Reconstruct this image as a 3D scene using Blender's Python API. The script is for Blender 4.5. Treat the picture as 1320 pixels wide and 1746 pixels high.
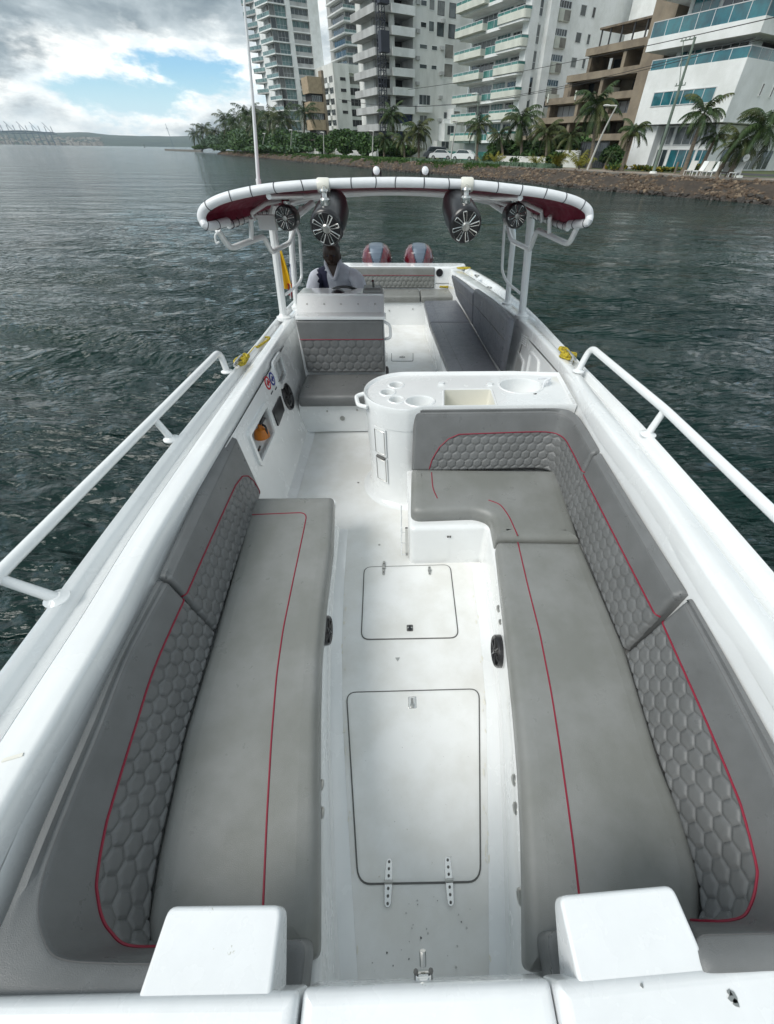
import bpy, bmesh, math, random
import numpy as np
from mathutils import Vector, Matrix, noise
from mathutils.geometry import tessellate_polygon, delaunay_2d_cdt
random.seed(7); rng = np.random.default_rng(7)
for o in list(bpy.data.objects): bpy.data.objects.remove(o)
SC = bpy.context.scene; COL = SC.collection; PI = math.pi; rad = math.radians
V = Vector

# ------------------------------------------------------------------ camera
FPX, PPX, PPY = 660., 712., 873.            # focal length and principal point measured on the photograph (1320 x 1746)
CAM = V((-.03, 0, 2.2))
_p, _y, _r = rad(43.07), rad(3.1), rad(.9)
FW = V((math.sin(_y)*math.cos(_p), math.cos(_y)*math.cos(_p), -math.sin(_p)))
_R = V((math.cos(_y), -math.sin(_y), 0)); _U = _R.cross(FW)
RT = _R*math.cos(_r)+_U*math.sin(_r); UP = -_R*math.sin(_r)+_U*math.cos(_r)
cd = bpy.data.cameras.new('camera'); cam = bpy.data.objects.new('camera', cd); COL.objects.link(cam)
cam.matrix_world = Matrix(((RT.x, UP.x, -FW.x, CAM.x), (RT.y, UP.y, -FW.y, CAM.y), (RT.z, UP.z, -FW.z, CAM.z), (0, 0, 0, 1)))
cd.sensor_fit = 'VERTICAL'; cd.sensor_height = 36; cd.sensor_width = 36; cd.lens = FPX/1746*36
cd.shift_x = -(PPX-660)/1746; cd.clip_start = .02; cd.clip_end = 20000
SC.camera = cam
# surveying helpers: where a sight line meets a known real plane
def sight(x, y): return FW+RT*((x-PPX)/FPX)-UP*((y-PPY)/FPX)
def pz(x, y, z): d = sight(x, y); return CAM+d*((z-CAM.z)/d.z)
def py(x, y, Y): d = sight(x, y); return CAM+d*((Y-CAM.y)/d.y)
def px_(x, y, X): d = sight(x, y); return CAM+d*((X-CAM.x)/d.x)
U1 = V((-.45, .893, 0)).normalized(); U2 = V((U1.y, -U1.x, 0)); SHR = math.atan2(U2.y, U2.x); T0 = 38.5
def W(s, t, z=0): return U1*s+U2*(t+T0)+V((0, 0, z))        # shore frame: s along the bank, t inland
def ont(x, y, t):
    d = sight(x, y); k = ((t+T0)-CAM.dot(U2))/d.dot(U2); p = CAM+d*k; return p.dot(U1), p.z
def ons(x, y, s):
    d = sight(x, y); k = (s-CAM.dot(U1))/d.dot(U1); p = CAM+d*k; return p.dot(U2)-T0, p.z

# ------------------------------------------------------------------ world, sun, exposure
SUN_EL, SUN_AZ = rad(48), rad(238)     # azimuth measured from +Y clockwise
wd = bpy.data.worlds.new('World'); SC.world = wd; wd.use_nodes = True
nt = wd.node_tree; N = nt.nodes; L = nt.links; N.clear()
out = N.new('ShaderNodeOutputWorld'); bg = N.new('ShaderNodeBackground'); bg.inputs[1].default_value = .1
sky = N.new('ShaderNodeTexSky'); sky.sky_type = 'NISHITA'; sky.sun_disc = False
sky.sun_elevation = SUN_EL; sky.sun_rotation = SUN_AZ; sky.altitude = 0; sky.dust_density = .4
tc = N.new('ShaderNodeTexCoord')
def wmath(op, a, b=None, c=None, clamp=False):
    n = N.new('ShaderNodeMath'); n.operation = op; n.use_clamp = clamp
    for i, q in enumerate((a, b, c)):
        if q is None: continue
        if isinstance(q, (int, float)): n.inputs[i].default_value = q
        else: L.new(q, n.inputs[i])
    return n.outputs[0]
def wmap(src, f0, f1, t0, t1, smooth=True):
    n = N.new('ShaderNodeMapRange'); n.interpolation_type = 'SMOOTHSTEP' if smooth else 'LINEAR'
    L.new(src, n.inputs[0])
    for i, q in enumerate((f0, f1, t0, t1)): n.inputs[i+1].default_value = q
    return n.outputs[0]
def wnoise(scale, detail, rough, loc, sc, dist=0):
    m = N.new('ShaderNodeMapping'); m.inputs['Location'].default_value = loc; m.inputs['Scale'].default_value = sc
    L.new(tc.outputs['Generated'], m.inputs[0])
    n = N.new('ShaderNodeTexNoise'); n.inputs['Scale'].default_value = scale; n.inputs['Detail'].default_value = detail
    n.inputs['Roughness'].default_value = rough; n.inputs['Distortion'].default_value = dist
    L.new(m.outputs[0], n.inputs[0]); return n.outputs[0]
sep = N.new('ShaderNodeSeparateXYZ'); L.new(tc.outputs['Generated'], sep.inputs[0]); EL = sep.outputs[2]
n1 = wnoise(2.3, 12, .60, (0.3, 6.6, 1.1), (1, 1, 2.7), .15)       # cumulus mass
n3 = wnoise(11, 8, .6, (1.4, 7.2, 3.3), (1, 1, 2.2), .2)        # small billows
mass = wmath('ADD', wmath('ADD', n1, wmap(EL, .10, .19, -.035, .055)), wmath('MULTIPLY', wmath('SUBTRACT', n3, .5), .10))
cover = wmap(mass, .405, .47, 0, 1)
dark = wmap(mass, .465, .57, 0, 1)
def rgbmix(f, a, b):
    m = N.new('ShaderNodeMix'); m.data_type = 'RGBA'
    if isinstance(f, float): m.inputs[0].default_value = f
    else: L.new(f, m.inputs[0])
    for i, q in ((6, a), (7, b)):
        if isinstance(q, tuple): m.inputs[i].default_value = q
        else: L.new(q, m.inputs[i])
    return m.outputs[2]
cloudlow = rgbmix(wmap(n3, .35, .65, 0, 1), (6.2, 6.9, 7.2, 1), (9.8, 9.9, 9.6, 1))
n4 = wnoise(6, 8, .55, (4.4, 1.2, 8.3), (1, 1, 2.4), .3)
darkc = rgbmix(wmap(n4, .36, .64, 0, 1), (1.5, 2.0, 2.35, 1), (4.3, 4.9, 5.2, 1))
cloudc = rgbmix(dark, cloudlow, darkc)
tint = N.new('ShaderNodeMix'); tint.data_type = 'RGBA'; tint.blend_type = 'MULTIPLY'; tint.inputs[0].default_value = 1; tint.inputs[7].default_value = (.62, .88, 1.08, 1); L.new(sky.outputs[0], tint.inputs[6])
blue = rgbmix(wmap(EL, .0, .10, 1, 0), tint.outputs[2], (5.2, 6.9, 7.9, 1))       # humid air low over the water
skyc = rgbmix(cover, blue, cloudc)
L.new(skyc, bg.inputs[0]); L.new(bg.outputs[0], out.inputs[0])
sd = bpy.data.lights.new('sun', 'SUN'); sun = bpy.data.objects.new('sun', sd); COL.objects.link(sun)
sd.energy = 1.9; sd.angle = rad(34); sd.color = (1, .97, .92)
_dir = V((math.sin(SUN_AZ)*math.cos(SUN_EL), math.cos(SUN_AZ)*math.cos(SUN_EL), math.sin(SUN_EL)))
sun.rotation_euler = _dir.to_track_quat('Z', 'Y').to_euler()
vs = SC.view_settings; vs.view_transform = 'Standard'; vs.look = 'None'; vs.gamma = 1; vs.exposure = 0.56; vs.use_curve_mapping = False
SC.render.resolution_x = 774; SC.render.resolution_y = 1024

# ------------------------------------------------------------------ object helpers
INV = {}
def tag(o, label=None, cat=None, group=None, kind=None):
    if label: o['label'] = label
    if cat: o['category'] = cat
    if group: o['group'] = group
    if kind: o['kind'] = kind
    return o
def empty(name, loc=(0, 0, 0), rz=0, label=None, cat=None, group=None):
    o = bpy.data.objects.new(name, None); COL.objects.link(o); o.location = loc; o.rotation_euler = (0, 0, rz)
    o.empty_display_size = .2
    INV[o.name] = (Matrix.Translation(V(loc)) @ Matrix.Rotation(rz, 4, 'Z')).inverted()
    return tag(o, label, cat, group)
def capfill(P):
    nn = V((0, 0, 0)); c = sum(P, V((0, 0, 0)))/len(P)
    for i in range(len(P)): nn += (P[i-1]-c).cross(P[i]-c)
    nn.normalize(); a = nn.orthogonal().normalized(); b = nn.cross(a); q = [V(((p-c).dot(a), (p-c).dot(b))) for p in P]
    r = delaunay_2d_cdt(q, [], [list(range(len(q)))], 1, 1e-7); out = []
    for f in r[2]:
        t = [r[3][k][0] if r[3][k] else -1 for k in f]
        if min(t) < 0: return tessellate_polygon([P])
        out.append(tuple(t))
    return out
class MB:
    def __init__(s): s.v = []; s.f = []; s.m = []; s.flat = set()
    def add(s, vs, fs, mi=0):
        b = len(s.v); s.v += [tuple(p) for p in vs]; s.f += [tuple(i+b for i in f) for f in fs]; s.m += [mi]*len(fs); return s
    def box(s, a, b, mi=0):
        x0, y0, z0 = [min(a[i], b[i]) for i in range(3)]; x1, y1, z1 = [max(a[i], b[i]) for i in range(3)]
        return s.add([(x0, y0, z0), (x1, y0, z0), (x1, y1, z0), (x0, y1, z0), (x0, y0, z1), (x1, y0, z1), (x1, y1, z1), (x0, y1, z1)],
              [(0, 3, 2, 1), (4, 5, 6, 7), (0, 1, 5, 4), (1, 2, 6, 5), (2, 3, 7, 6), (3, 0, 4, 7)], mi)
    def hexa(s, q0, q1, mi=0):          # two matching quads, bottom and top
        return s.add(list(q0)+list(q1), [(0, 3, 2, 1), (4, 5, 6, 7), (0, 1, 5, 4), (1, 2, 6, 5), (2, 3, 7, 6), (3, 0, 4, 7)], mi)
    def loft(s, rings, closed=True, caps=(True, True), mi=0):
        n = len(rings[0]); vs = [p for r in rings for p in r]; fs = []
        for i in range(len(rings)-1):
            for j in range(n if closed else n-1):
                k = (j+1) % n; fs.append((i*n+j, i*n+k, (i+1)*n+k, (i+1)*n+j))
        for on, r0 in ((caps[0], 0), (caps[1], len(rings)-1)):
            if not on: continue
            ids = []
            for j in range(n):
                if not ids or (V(rings[r0][j])-V(rings[r0][ids[-1]])).length > 1e-4: ids.append(j)
            if len(ids) > 3 and (V(rings[r0][ids[0]])-V(rings[r0][ids[-1]])).length < 1e-4: ids.pop()
            if len(ids) < 3: continue
            if len(ids) <= 4 or n <= 12: fs.append(tuple(r0*n+j for j in ids)); continue
            for t in capfill([V(rings[r0][j]) for j in ids]): fs.append(tuple(r0*n+ids[k] for k in t)); s.flat.add(tuple(sorted(len(s.v)+r0*n+ids[k] for k in t)))
        return s.add(vs, fs, mi)
    def prism(s, poly, z0, z1, mi=0):
        return s.loft([[(p[0], p[1], z0) for p in poly], [(p[0], p[1], z1) for p in poly]], mi=mi)
    def tube(s, pts, r, seg=8, closed=False, mi=0, caps=True):
        pts = [V(p) for p in pts]; n = len(pts); rings = []; up = None
        rs = r if isinstance(r, (list, tuple)) else [r]*n
        for i in range(n):
            if closed: d = pts[(i+1) % n]-pts[i-1]
            else: d = pts[min(i+1, n-1)]-pts[max(i-1, 0)]
            d = d.normalized() if d.length > 1e-9 else V((0, 0, 1))
            if up is None: up = V((0, 0, 1)) if abs(d.z) < .9 else V((1, 0, 0))
            a = d.cross(up); a = a.normalized() if a.length > 1e-6 else d.orthogonal().normalized(); b = a.cross(d); up = b
            rings.append([pts[i]+(a*math.cos(t)+b*math.sin(t))*rs[i] for t in [2*PI*k/seg for k in range(seg)]])
        if closed: rings.append(rings[0])
        return s.loft(rings, caps=(caps and not closed, caps and not closed), mi=mi)
    def lathe(s, prof, c, axis=(0, 0, 1), seg=20, mi=0, sx=1, sy=1):
        ax = V(axis).normalized(); a = ax.orthogonal().normalized(); b = ax.cross(a)
        if abs(ax.z) > .99: a = V((1, 0, 0)); b = V((0, 1 if ax.z > 0 else -1, 0))
        rings = [[V(c)+ax*h+(a*math.cos(t)*sx+b*math.sin(t)*sy)*r for t in [2*PI*k/seg for k in range(seg)]] for r, h in prof]
        return s.loft(rings, mi=mi)
    def sphere(s, c, r, sc=(1, 1, 1), seg=14, mi=0):
        rings = []
        for i in range(seg//2+1):
            a = PI*i/(seg//2); rr = max(math.sin(a), 1e-3)*r
            rings.append([(c[0]+rr*math.cos(t)*sc[0], c[1]+rr*math.sin(t)*sc[1], c[2]-math.cos(a)*r*sc[2]) for t in [2*PI*k/seg for k in range(seg)]])
        return s.loft(rings, mi=mi)
    def build(s, name, mat, parent=None, smooth=False, local=False, ang=None):
        me = bpy.data.meshes.new(name); me.from_pydata(s.v, [], s.f)
        for m in (mat if isinstance(mat, (list, tuple)) else [mat]): me.materials.append(m)
        if any(s.m): me.polygons.foreach_set('material_index', s.m)
        me.update()
        bm = bmesh.new(); bm.from_mesh(me); bmesh.ops.recalc_face_normals(bm, faces=bm.faces)
        if smooth:
            for f in bm.faces: f.smooth = not (s.flat and len(f.verts) == 3 and tuple(sorted(v.index for v in f.verts)) in s.flat)
            a0 = rad(ang or 35)
            for e in bm.edges:
                if len(e.link_faces) == 2 and e.calc_face_angle(0) > a0: e.smooth = False
        bm.to_mesh(me); bm.free()
        o = bpy.data.objects.new(name, me); COL.objects.link(o)
        if parent is not None:
            o.parent = parent; M = INV.get(parent.name, Matrix())
            if not local: me.transform(M)
            INV[o.name] = M
        else: INV[o.name] = Matrix()
        return o
def copy_tree(o, parent=None):
    c = o.copy(); COL.objects.link(c)
    if parent is not None: c.parent = parent
    for ch in list(o.children): copy_tree(ch, c)
    return c
def cr(pts, n, closed=False):          # Catmull-Rom resample to n points per span
    P = [V(p) for p in pts]; R = []; m = len(P)
    for i in range(m if closed else m-1):
        if closed: a, b, c, d = P[i-1], P[i], P[(i+1) % m], P[(i+2) % m]
        else: a, b, c, d = P[max(i-1, 0)], P[i], P[i+1], P[min(i+2, m-1)]
        for k in range(n):
            t = k/n; R.append(.5*((2*b)+(c-a)*t+(2*a-5*b+4*c-d)*t*t+(3*b-a-3*c+d)*t**3))
    if not closed: R.append(P[-1])
    return R
def bend(pts, r=.06, n=5):              # polyline with rounded corners
    P = [V(p) for p in pts]; R = [P[0]]
    for i in range(1, len(P)-1):
        a = (P[i-1]-P[i]); b = (P[i+1]-P[i]); rr = min(r, a.length*.45, b.length*.45)
        A = P[i]+a.normalized()*rr; B = P[i]+b.normalized()*rr
        for k in range(n+1):
            t = k/n; R.append(A*(1-t)**2+P[i]*2*t*(1-t)+B*t*t)
    R.append(P[-1]); return R
def dedupe(P):
    R = []
    for p in P:
        if not R or (V(p[:2])-V(R[-1][:2])).length > 4e-4: R.append(p)
    while len(R) > 3 and (V(R[0][:2])-V(R[-1][:2])).length < 4e-4: R.pop()
    return R
def rpoly(pts, r, n=5): return dedupe(rpoly_(pts, r, n))
def rpoly_(pts, r, n=5):                # closed 2D polygon with rounded corners
    R = []; m = len(pts)
    for i in range(m):
        P = V(pts[i][:2]); A = V(pts[i-1][:2])-P; B = V(pts[(i+1) % m][:2])-P
        ri = r[i] if isinstance(r, (list, tuple)) else r; rr = min(ri, A.length*.45, B.length*.45)
        A = P+A.normalized()*rr; B = P+B.normalized()*rr
        for k in range(n+1):
            t = k/n; R.append(A*(1-t)**2+P*2*t*(1-t)+B*t*t)
    return R
def area2(p): return sum(p[i-1][0]*p[i][1]-p[i][0]*p[i-1][1] for i in range(len(p)))/2
def offs(poly, d):                      # inward offset of a polygon
    s = 1 if area2(poly) > 0 else -1; R = []; m = len(poly)
    for i in range(m):
        P = V(poly[i][:2]); a = P-V(poly[i-1][:2]); b = V(poly[(i+1) % m][:2])-P
        if a.length < 1e-7: a = b
        if b.length < 1e-7: b = a
        na = V((-a.y, a.x)).normalized()*s; nb = V((-b.y, b.x)).normalized()*s
        q = na+nb; q = q.normalized() if q.length > 1e-6 else na
        R.append(P+q*(d/max(.5, q.dot(na))))
    if d > 0:
        for it in range(40):
            bad = False
            for i in range(m):
                j = (i+1) % m; e0 = V(poly[j][:2])-V(poly[i][:2]); e1 = R[j]-R[i]
                if e1.length > 1e-7 and e1.dot(e0) < 0: c = (R[i]+R[j])/2; R[i] = c.copy(); R[j] = c.copy(); bad = True
            if not bad: break
    return R
def slab(mb, poly, z0, z1, r=.02, seg=4, rb=0, mi=0, zf=None):   # rounded-edge slab from an outline
    zf = zf or (lambda x, y: 0); rings = []
    if rb: rings += [[(p[0], p[1], z0+zf(p[0], p[1])) for p in offs(poly, rb)]]
    rings += [[(p[0], p[1], z0+rb+zf(p[0], p[1])) for p in poly]]
    for k in range(seg+1):
        a = PI/2*k/seg; rings.append([(p[0], p[1], z1-r+r*math.sin(a)+zf(p[0], p[1])) for p in offs(poly, r*(1-math.cos(a))+1e-5)])
    rings.append([(p[0], p[1], z1+.0008+zf(p[0], p[1])) for p in offs(poly, r+.012)])
    return mb.loft(rings, mi=mi)
def holed(mb, outer, holes, fn, depth, mi=0, back=True):  # plate with real openings; fn maps (u,v,d) to a point
    loops = [[V((p[0], p[1], 0)) for p in outer]]+[[V((p[0], p[1], 0)) for p in h] for h in holes]
    flat = [p for l in loops for p in l]; tr = tessellate_polygon(loops)
    mb.add([fn(p.x, p.y, 0) for p in flat], tr, mi)
    for h in holes:
        n = len(h); mb.add([fn(p[0], p[1], 0) for p in h]+[fn(p[0], p[1], depth) for p in h],
               [(i, (i+1) % n, n+(i+1) % n, n+i) for i in range(n)]+([tuple(range(n, 2*n))] if back else []), mi)

# ------------------------------------------------------------------ materials
def mat(name, col, rough=.5, metal=0, spec=.5, coat=0, var=0, vscale=3, vcol=None, bump=0, bscale=60, bdet=3, spots=0, spotc=(.2, .2, .17), wrk=0, alpha=None, trans=0, coatr=.05, stretch=(1, 1, 1), gen=False, streak=0):
    m = bpy.data.materials.new(name); m.use_nodes = True; t = m.node_tree; n = t.nodes; l = t.links
    b = n['Principled BSDF']; b.inputs['Base Color'].default_value = (*col, 1); b.inputs['Roughness'].default_value = rough
    b.inputs['Metallic'].default_value = metal; b.inputs['Specular IOR Level'].default_value = spec
    b.inputs['Coat Weight'].default_value = coat; b.inputs['Coat Roughness'].default_value = coatr
    b.inputs['Transmission Weight'].default_value = trans
    c = n.new('ShaderNodeTexCoord'); mp = n.new('ShaderNodeMapping'); mp.inputs['Scale'].default_value = stretch
    l.new(c.outputs['Object'], mp.inputs[0]); last = None
    def nz(s, d=4, r=.6):
        q = n.new('ShaderNodeTexNoise'); q.inputs['Scale'].default_value = s; q.inputs['Detail'].default_value = d; q.inputs['Roughness'].default_value = r
        l.new(mp.outputs[0], q.inputs[0]); return q.outputs[0]
    if var:
        mr = n.new('ShaderNodeMapRange'); mr.inputs[1].default_value = .38; mr.inputs[2].default_value = .62
        l.new(nz(vscale, 6), mr.inputs[0]); mx = n.new('ShaderNodeMix'); mx.data_type = 'RGBA'
        vc = vcol or tuple(x*(1-var) for x in col)
        mx.inputs[6].default_value = (*col, 1); mx.inputs[7].default_value = (*vc, 1); l.new(mr.outputs[0], mx.inputs[0]); last = mx.outputs[2]
        r2 = n.new('ShaderNodeMapRange'); r2.inputs[1].default_value = .3; r2.inputs[2].default_value = .7
        r2.inputs[3].default_value = max(.02, rough*.75); r2.inputs[4].default_value = min(1, rough*1.3)
        l.new(nz(vscale*2.3, 4), r2.inputs[0]); l.new(r2.outputs[0], b.inputs['Roughness'])
    if spots:
        mr = n.new('ShaderNodeMapRange'); mr.inputs[1].default_value = .70-.02*spots; mr.inputs[2].default_value = .735-.02*spots
        l.new(nz(26, 5, .7), mr.inputs[0]); mx = n.new('ShaderNodeMix'); mx.data_type = 'RGBA'
        if last: l.new(last, mx.inputs[6])
        else: mx.inputs[6].default_value = (*col, 1)
        mx.inputs[7].default_value = (*spotc, 1); l.new(mr.outputs[0], mx.inputs[0]); last = mx.outputs[2]
    if last: l.new(last, b.inputs['Base Color'])
    if bump:
        bp = n.new('ShaderNodeBump'); bp.inputs['Strength'].default_value = bump; bp.inputs['Distance'].default_value = .01
        l.new(nz(bscale, bdet), bp.inputs['Height']); l.new(bp.outputs[0], b.inputs['Normal'])
        if wrk:
            q = n.new('ShaderNodeTexNoise'); q.inputs['Scale'].default_value = 5; q.inputs['Detail'].default_value = 2; q.inputs['Roughness'].default_value = .4; q.inputs['Distortion'].default_value = .5; l.new(mp.outputs[0], q.inputs[0])
            b4 = n.new('ShaderNodeBump'); b4.inputs['Strength'].default_value = 1; b4.inputs['Distance'].default_value = wrk; l.new(q.outputs[0], b4.inputs['Height']); l.new(bp.outputs[0], b4.inputs['Normal']); l.new(b4.outputs[0], b.inputs['Normal'])
    return m
M = {}
M['gel'] = mat('white gelcoat', (.80, .82, .82), .24, coat=.9, var=.06, vscale=2.2, bump=.03, bscale=9)
M['deck'] = mat('white nonskid deck', (.80, .81, .80), .42, var=.08, vscale=3, vcol=(.70, .70, .67), spots=.4, spotc=(.55, .54, .49), bump=.12, bscale=380)
M['gelw'] = mat('worn white gelcoat', (.79, .81, .82), .26, coat=.8, var=.07, vscale=4, spots=.6, spotc=(.5, .5, .45))
M['cream'] = mat('off white moulded plastic', (.72, .71, .64), .35)
M['vinyl'] = mat('grey marine vinyl', (.165, .171, .172), .34, spec=.5, var=.2, vscale=5, vcol=(.14, .145, .145), wrk=.004, bump=.22, bscale=420)
M['vinyl2'] = mat('light grey worn vinyl', (.232, .238, .230), .33, spec=.5, var=.2, vscale=3.2, vcol=(.188, .194, .180), wrk=.005, bump=.2, bscale=420)
M['vinyl_shade'] = mat('canopy shaded vinyl', (.12, .128, .148), .34, spec=.55, var=.15, vscale=5, bump=.2, bscale=420)  # rear bench vinyl: the canopy's shade is put into this darker, bluer colour
M['red'] = mat('crimson piping', (.24, .008, .03), .5)
M['stitch'] = mat('grey stitching', (.12, .12, .12), .7)
M['black'] = mat('black plastic', (.012, .012, .014), .32, coat=.3)
M['rubber'] = mat('black rubber', (.03, .03, .03), .7)
M['gasket'] = mat('grey gasket', (.11, .11, .105), .6)
M['chrome'] = mat('stainless steel', (.62, .62, .60), .18, metal=1)
M['steel'] = mat('dull steel', (.45, .45, .43), .35, metal=1)
M['tube'] = mat('white painted tube', (.78, .80, .80), .25, coat=.5)
M['burg'] = mat('burgundy canvas', (.17, .008, .03), .75, var=.2, vscale=8, bump=.2, bscale=300)
M['pad'] = mat('white padded canvas', (.74, .76, .78), .45, var=.06, vscale=9, bump=.1, bscale=40)
M['lace'] = mat('dark lacing cord', (.03, .035, .045), .8)
M['rope'] = mat('yellow rope', (.62, .48, .03), .7, var=.4, vscale=60, vcol=(.25, .2, .02), bump=.6, bscale=200)
M['orange'] = mat('orange paint', (.70, .22, .02), .4, var=.3, vscale=14)
M['skin'] = mat('dark skin', (.035, .018, .011), .45, var=.2, vscale=20)
M['shirt'] = mat('light grey cotton', (.50, .52, .58), .85, var=.12, vscale=12, bump=.35, bscale=26)
M['navy'] = mat('navy cotton', (.012, .014, .04), .85, bump=.3, bscale=26)
M['trouser'] = mat('dark trousers', (.03, .03, .035), .85)
M['yellow'] = mat('yellow flag cloth', (.75, .46, .01), .75); M['blue'] = mat('blue flag cloth', (.03, .04, .22), .75); M['redf'] = mat('red flag cloth', (.45, .02, .03), .75)
M['cowl'] = mat('crimson metallic cowl', (.12, .005, .014), .22, coat=.8, var=.25, vscale=6)
M['cowlg'] = mat('grey metallic cowl', (.12, .155, .20), .4, metal=.3, coat=.3)
M['cowlb'] = mat('blue black cowl', (.02, .035, .055), .25, coat=.8)
M['lens'] = mat('white spotlight lens', (.85, .86, .88), .12, coat=1)
# ---- buildings
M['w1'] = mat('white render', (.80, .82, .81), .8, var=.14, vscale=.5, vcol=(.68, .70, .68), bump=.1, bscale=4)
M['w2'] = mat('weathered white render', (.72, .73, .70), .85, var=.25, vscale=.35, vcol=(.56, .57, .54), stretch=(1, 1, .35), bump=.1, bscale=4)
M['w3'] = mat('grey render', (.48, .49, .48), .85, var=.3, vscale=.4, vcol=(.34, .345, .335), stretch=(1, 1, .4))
M['bal'] = mat('cream balcony render', (.62, .64, .57), .85, var=.25, vscale=.5, vcol=(.50, .52, .46))
M['conc'] = mat('raw concrete', (.24, .235, .21), .9, var=.4, vscale=.5, vcol=(.14, .135, .12))
M['brown'] = mat('brown stone cladding', (.20, .16, .115), .9, var=.45, vscale=1.1, vcol=(.10, .082, .062), bump=.5, bscale=5)
M['brown2'] = mat('pale brown render', (.27, .225, .165), .9, var=.35, vscale=.6, vcol=(.19, .155, .115))
M['tan'] = mat('tan brick', (.42, .33, .22), .85, var=.25, vscale=1)
M['glass'] = mat('dark window glass', (.02, .03, .035), .08, spec=.8, var=.5, vscale=.8, vcol=(.05, .065, .07))
M['glassb'] = mat('grey window glass', (.06, .075, .08), .1, spec=.8, var=.5, vscale=.9, vcol=(.12, .14, .14)); M['glassc'] = mat('very dark window glass', (.008, .012, .014), .06, spec=.8); M['curtain2'] = mat('glass over drawn curtain', (.22, .23, .22), .25, var=.5, vscale=2.5, vcol=(.10, .11, .11), stretch=(3, 3, .3))
M['teal'] = mat('teal window glass', (.02, .16, .19), .08, spec=.8, var=.5, vscale=.7, vcol=(.02, .08, .10))
M['green'] = mat('green balcony glass', (.06, .22, .19), .12, spec=.7, var=.4, vscale=.6, vcol=(.04, .13, .12))
M['pgreen'] = mat('pale green curtain glass', (.16, .27, .26), .15, spec=.6, var=.45, vscale=.6, vcol=(.06, .12, .13))
M['bluenet'] = mat('blue tinted glass', (.012, .035, .12), .2, var=.4, vscale=1)
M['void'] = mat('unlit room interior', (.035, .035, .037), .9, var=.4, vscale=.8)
M['frame'] = mat('white aluminium', (.55, .57, .57), .4)
M['dframe'] = mat('dark aluminium', (.05, .05, .05), .4)
M['curtain'] = mat('pale curtain', (.48, .49, .50), .9)
M['rust'] = mat('rusty red panel', (.22, .06, .04), .8)
M['hoist'] = mat('dark hoist steel', (.03, .035, .05), .6)
# ---- land
M['grass'] = mat('grass', (.045, .085, .025), .9, var=.4, vscale=.8, vcol=(.10, .10, .03), bump=.6, bscale=8)
M['dirt'] = mat('brown earth', (.055, .042, .031), .95, var=.4, vscale=.9, vcol=(.035, .027, .02), bump=.6, bscale=6)
M['stone'] = mat('brown rock', (.115, .078, .05), .9, var=.5, vscale=1.5, vcol=(.055, .04, .027), bump=.5, bscale=5)
M['stone2'] = mat('pale rock', (.20, .15, .10), .9, var=.4, vscale=2, bump=.5, bscale=5)
M['stone3'] = mat('dark wet rock', (.045, .036, .028), .5, var=.4, vscale=2)
M['kerb'] = mat('grey concrete kerb', (.20, .19, .17), .9, var=.3, vscale=.8)
M['pave'] = mat('promenade paving', (.30, .25, .20), .9, var=.25, vscale=.8)
M['road'] = mat('asphalt', (.05, .05, .052), .9, var=.2, vscale=1)
M['trunk'] = mat('palm trunk', (.20, .165, .125), .9, var=.4, vscale=4, bump=.5, bscale=9, stretch=(1, 1, 4))
M['dtrunk'] = mat('dark bark', (.06, .048, .035), .9, var=.4, vscale=4)
def leafm(name, c, c2): return mat(name, c, .6, var=1, vscale=1.3, vcol=c2, spec=.3)
M['f1'] = leafm('dark palm frond', (.018, .044, .014), (.045, .075, .02)); M['f2'] = leafm('olive palm frond', (.035, .055, .016), (.075, .085, .025))
M['f3'] = leafm('yellow palm frond', (.22, .20, .025), (.12, .14, .02)); M['l1'] = leafm('dark leaves', (.018, .05, .016), (.045, .09, .024))
M['l2'] = leafm('mid green leaves', (.035, .09, .022), (.07, .13, .03)); M['l3'] = leafm('sage leaves', (.12, .18, .12), (.07, .12, .07)); M['l4'] = leafm('yellow flowers', (.38, .28, .02), (.10, .13, .02))
M['galv'] = mat('pale lamp pole', (.50, .50, .47), .6); M['gpole'] = mat('green grey utility pole', (.17, .22, .18), .8, var=.3, vscale=1); M['cable'] = mat('cable', (.02, .02, .02), .6)
M['carw'] = mat('white car paint', (.7, .71, .72), .2, coat=1); M['card'] = mat('grey car paint', (.08, .09, .1), .25, coat=1)
M['hill'] = mat('haze tinted wooded hill', (.018, .045, .042), 1, var=.5, vscale=.006, vcol=(.04, .07, .055))  # woodland green with distance haze put into the colour as a blue tint
M['town'] = mat('far houses', (.45, .42, .38), .9, var=.4, vscale=.02); M['crane'] = mat('port crane steel', (.10, .16, .22), .7)

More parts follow.
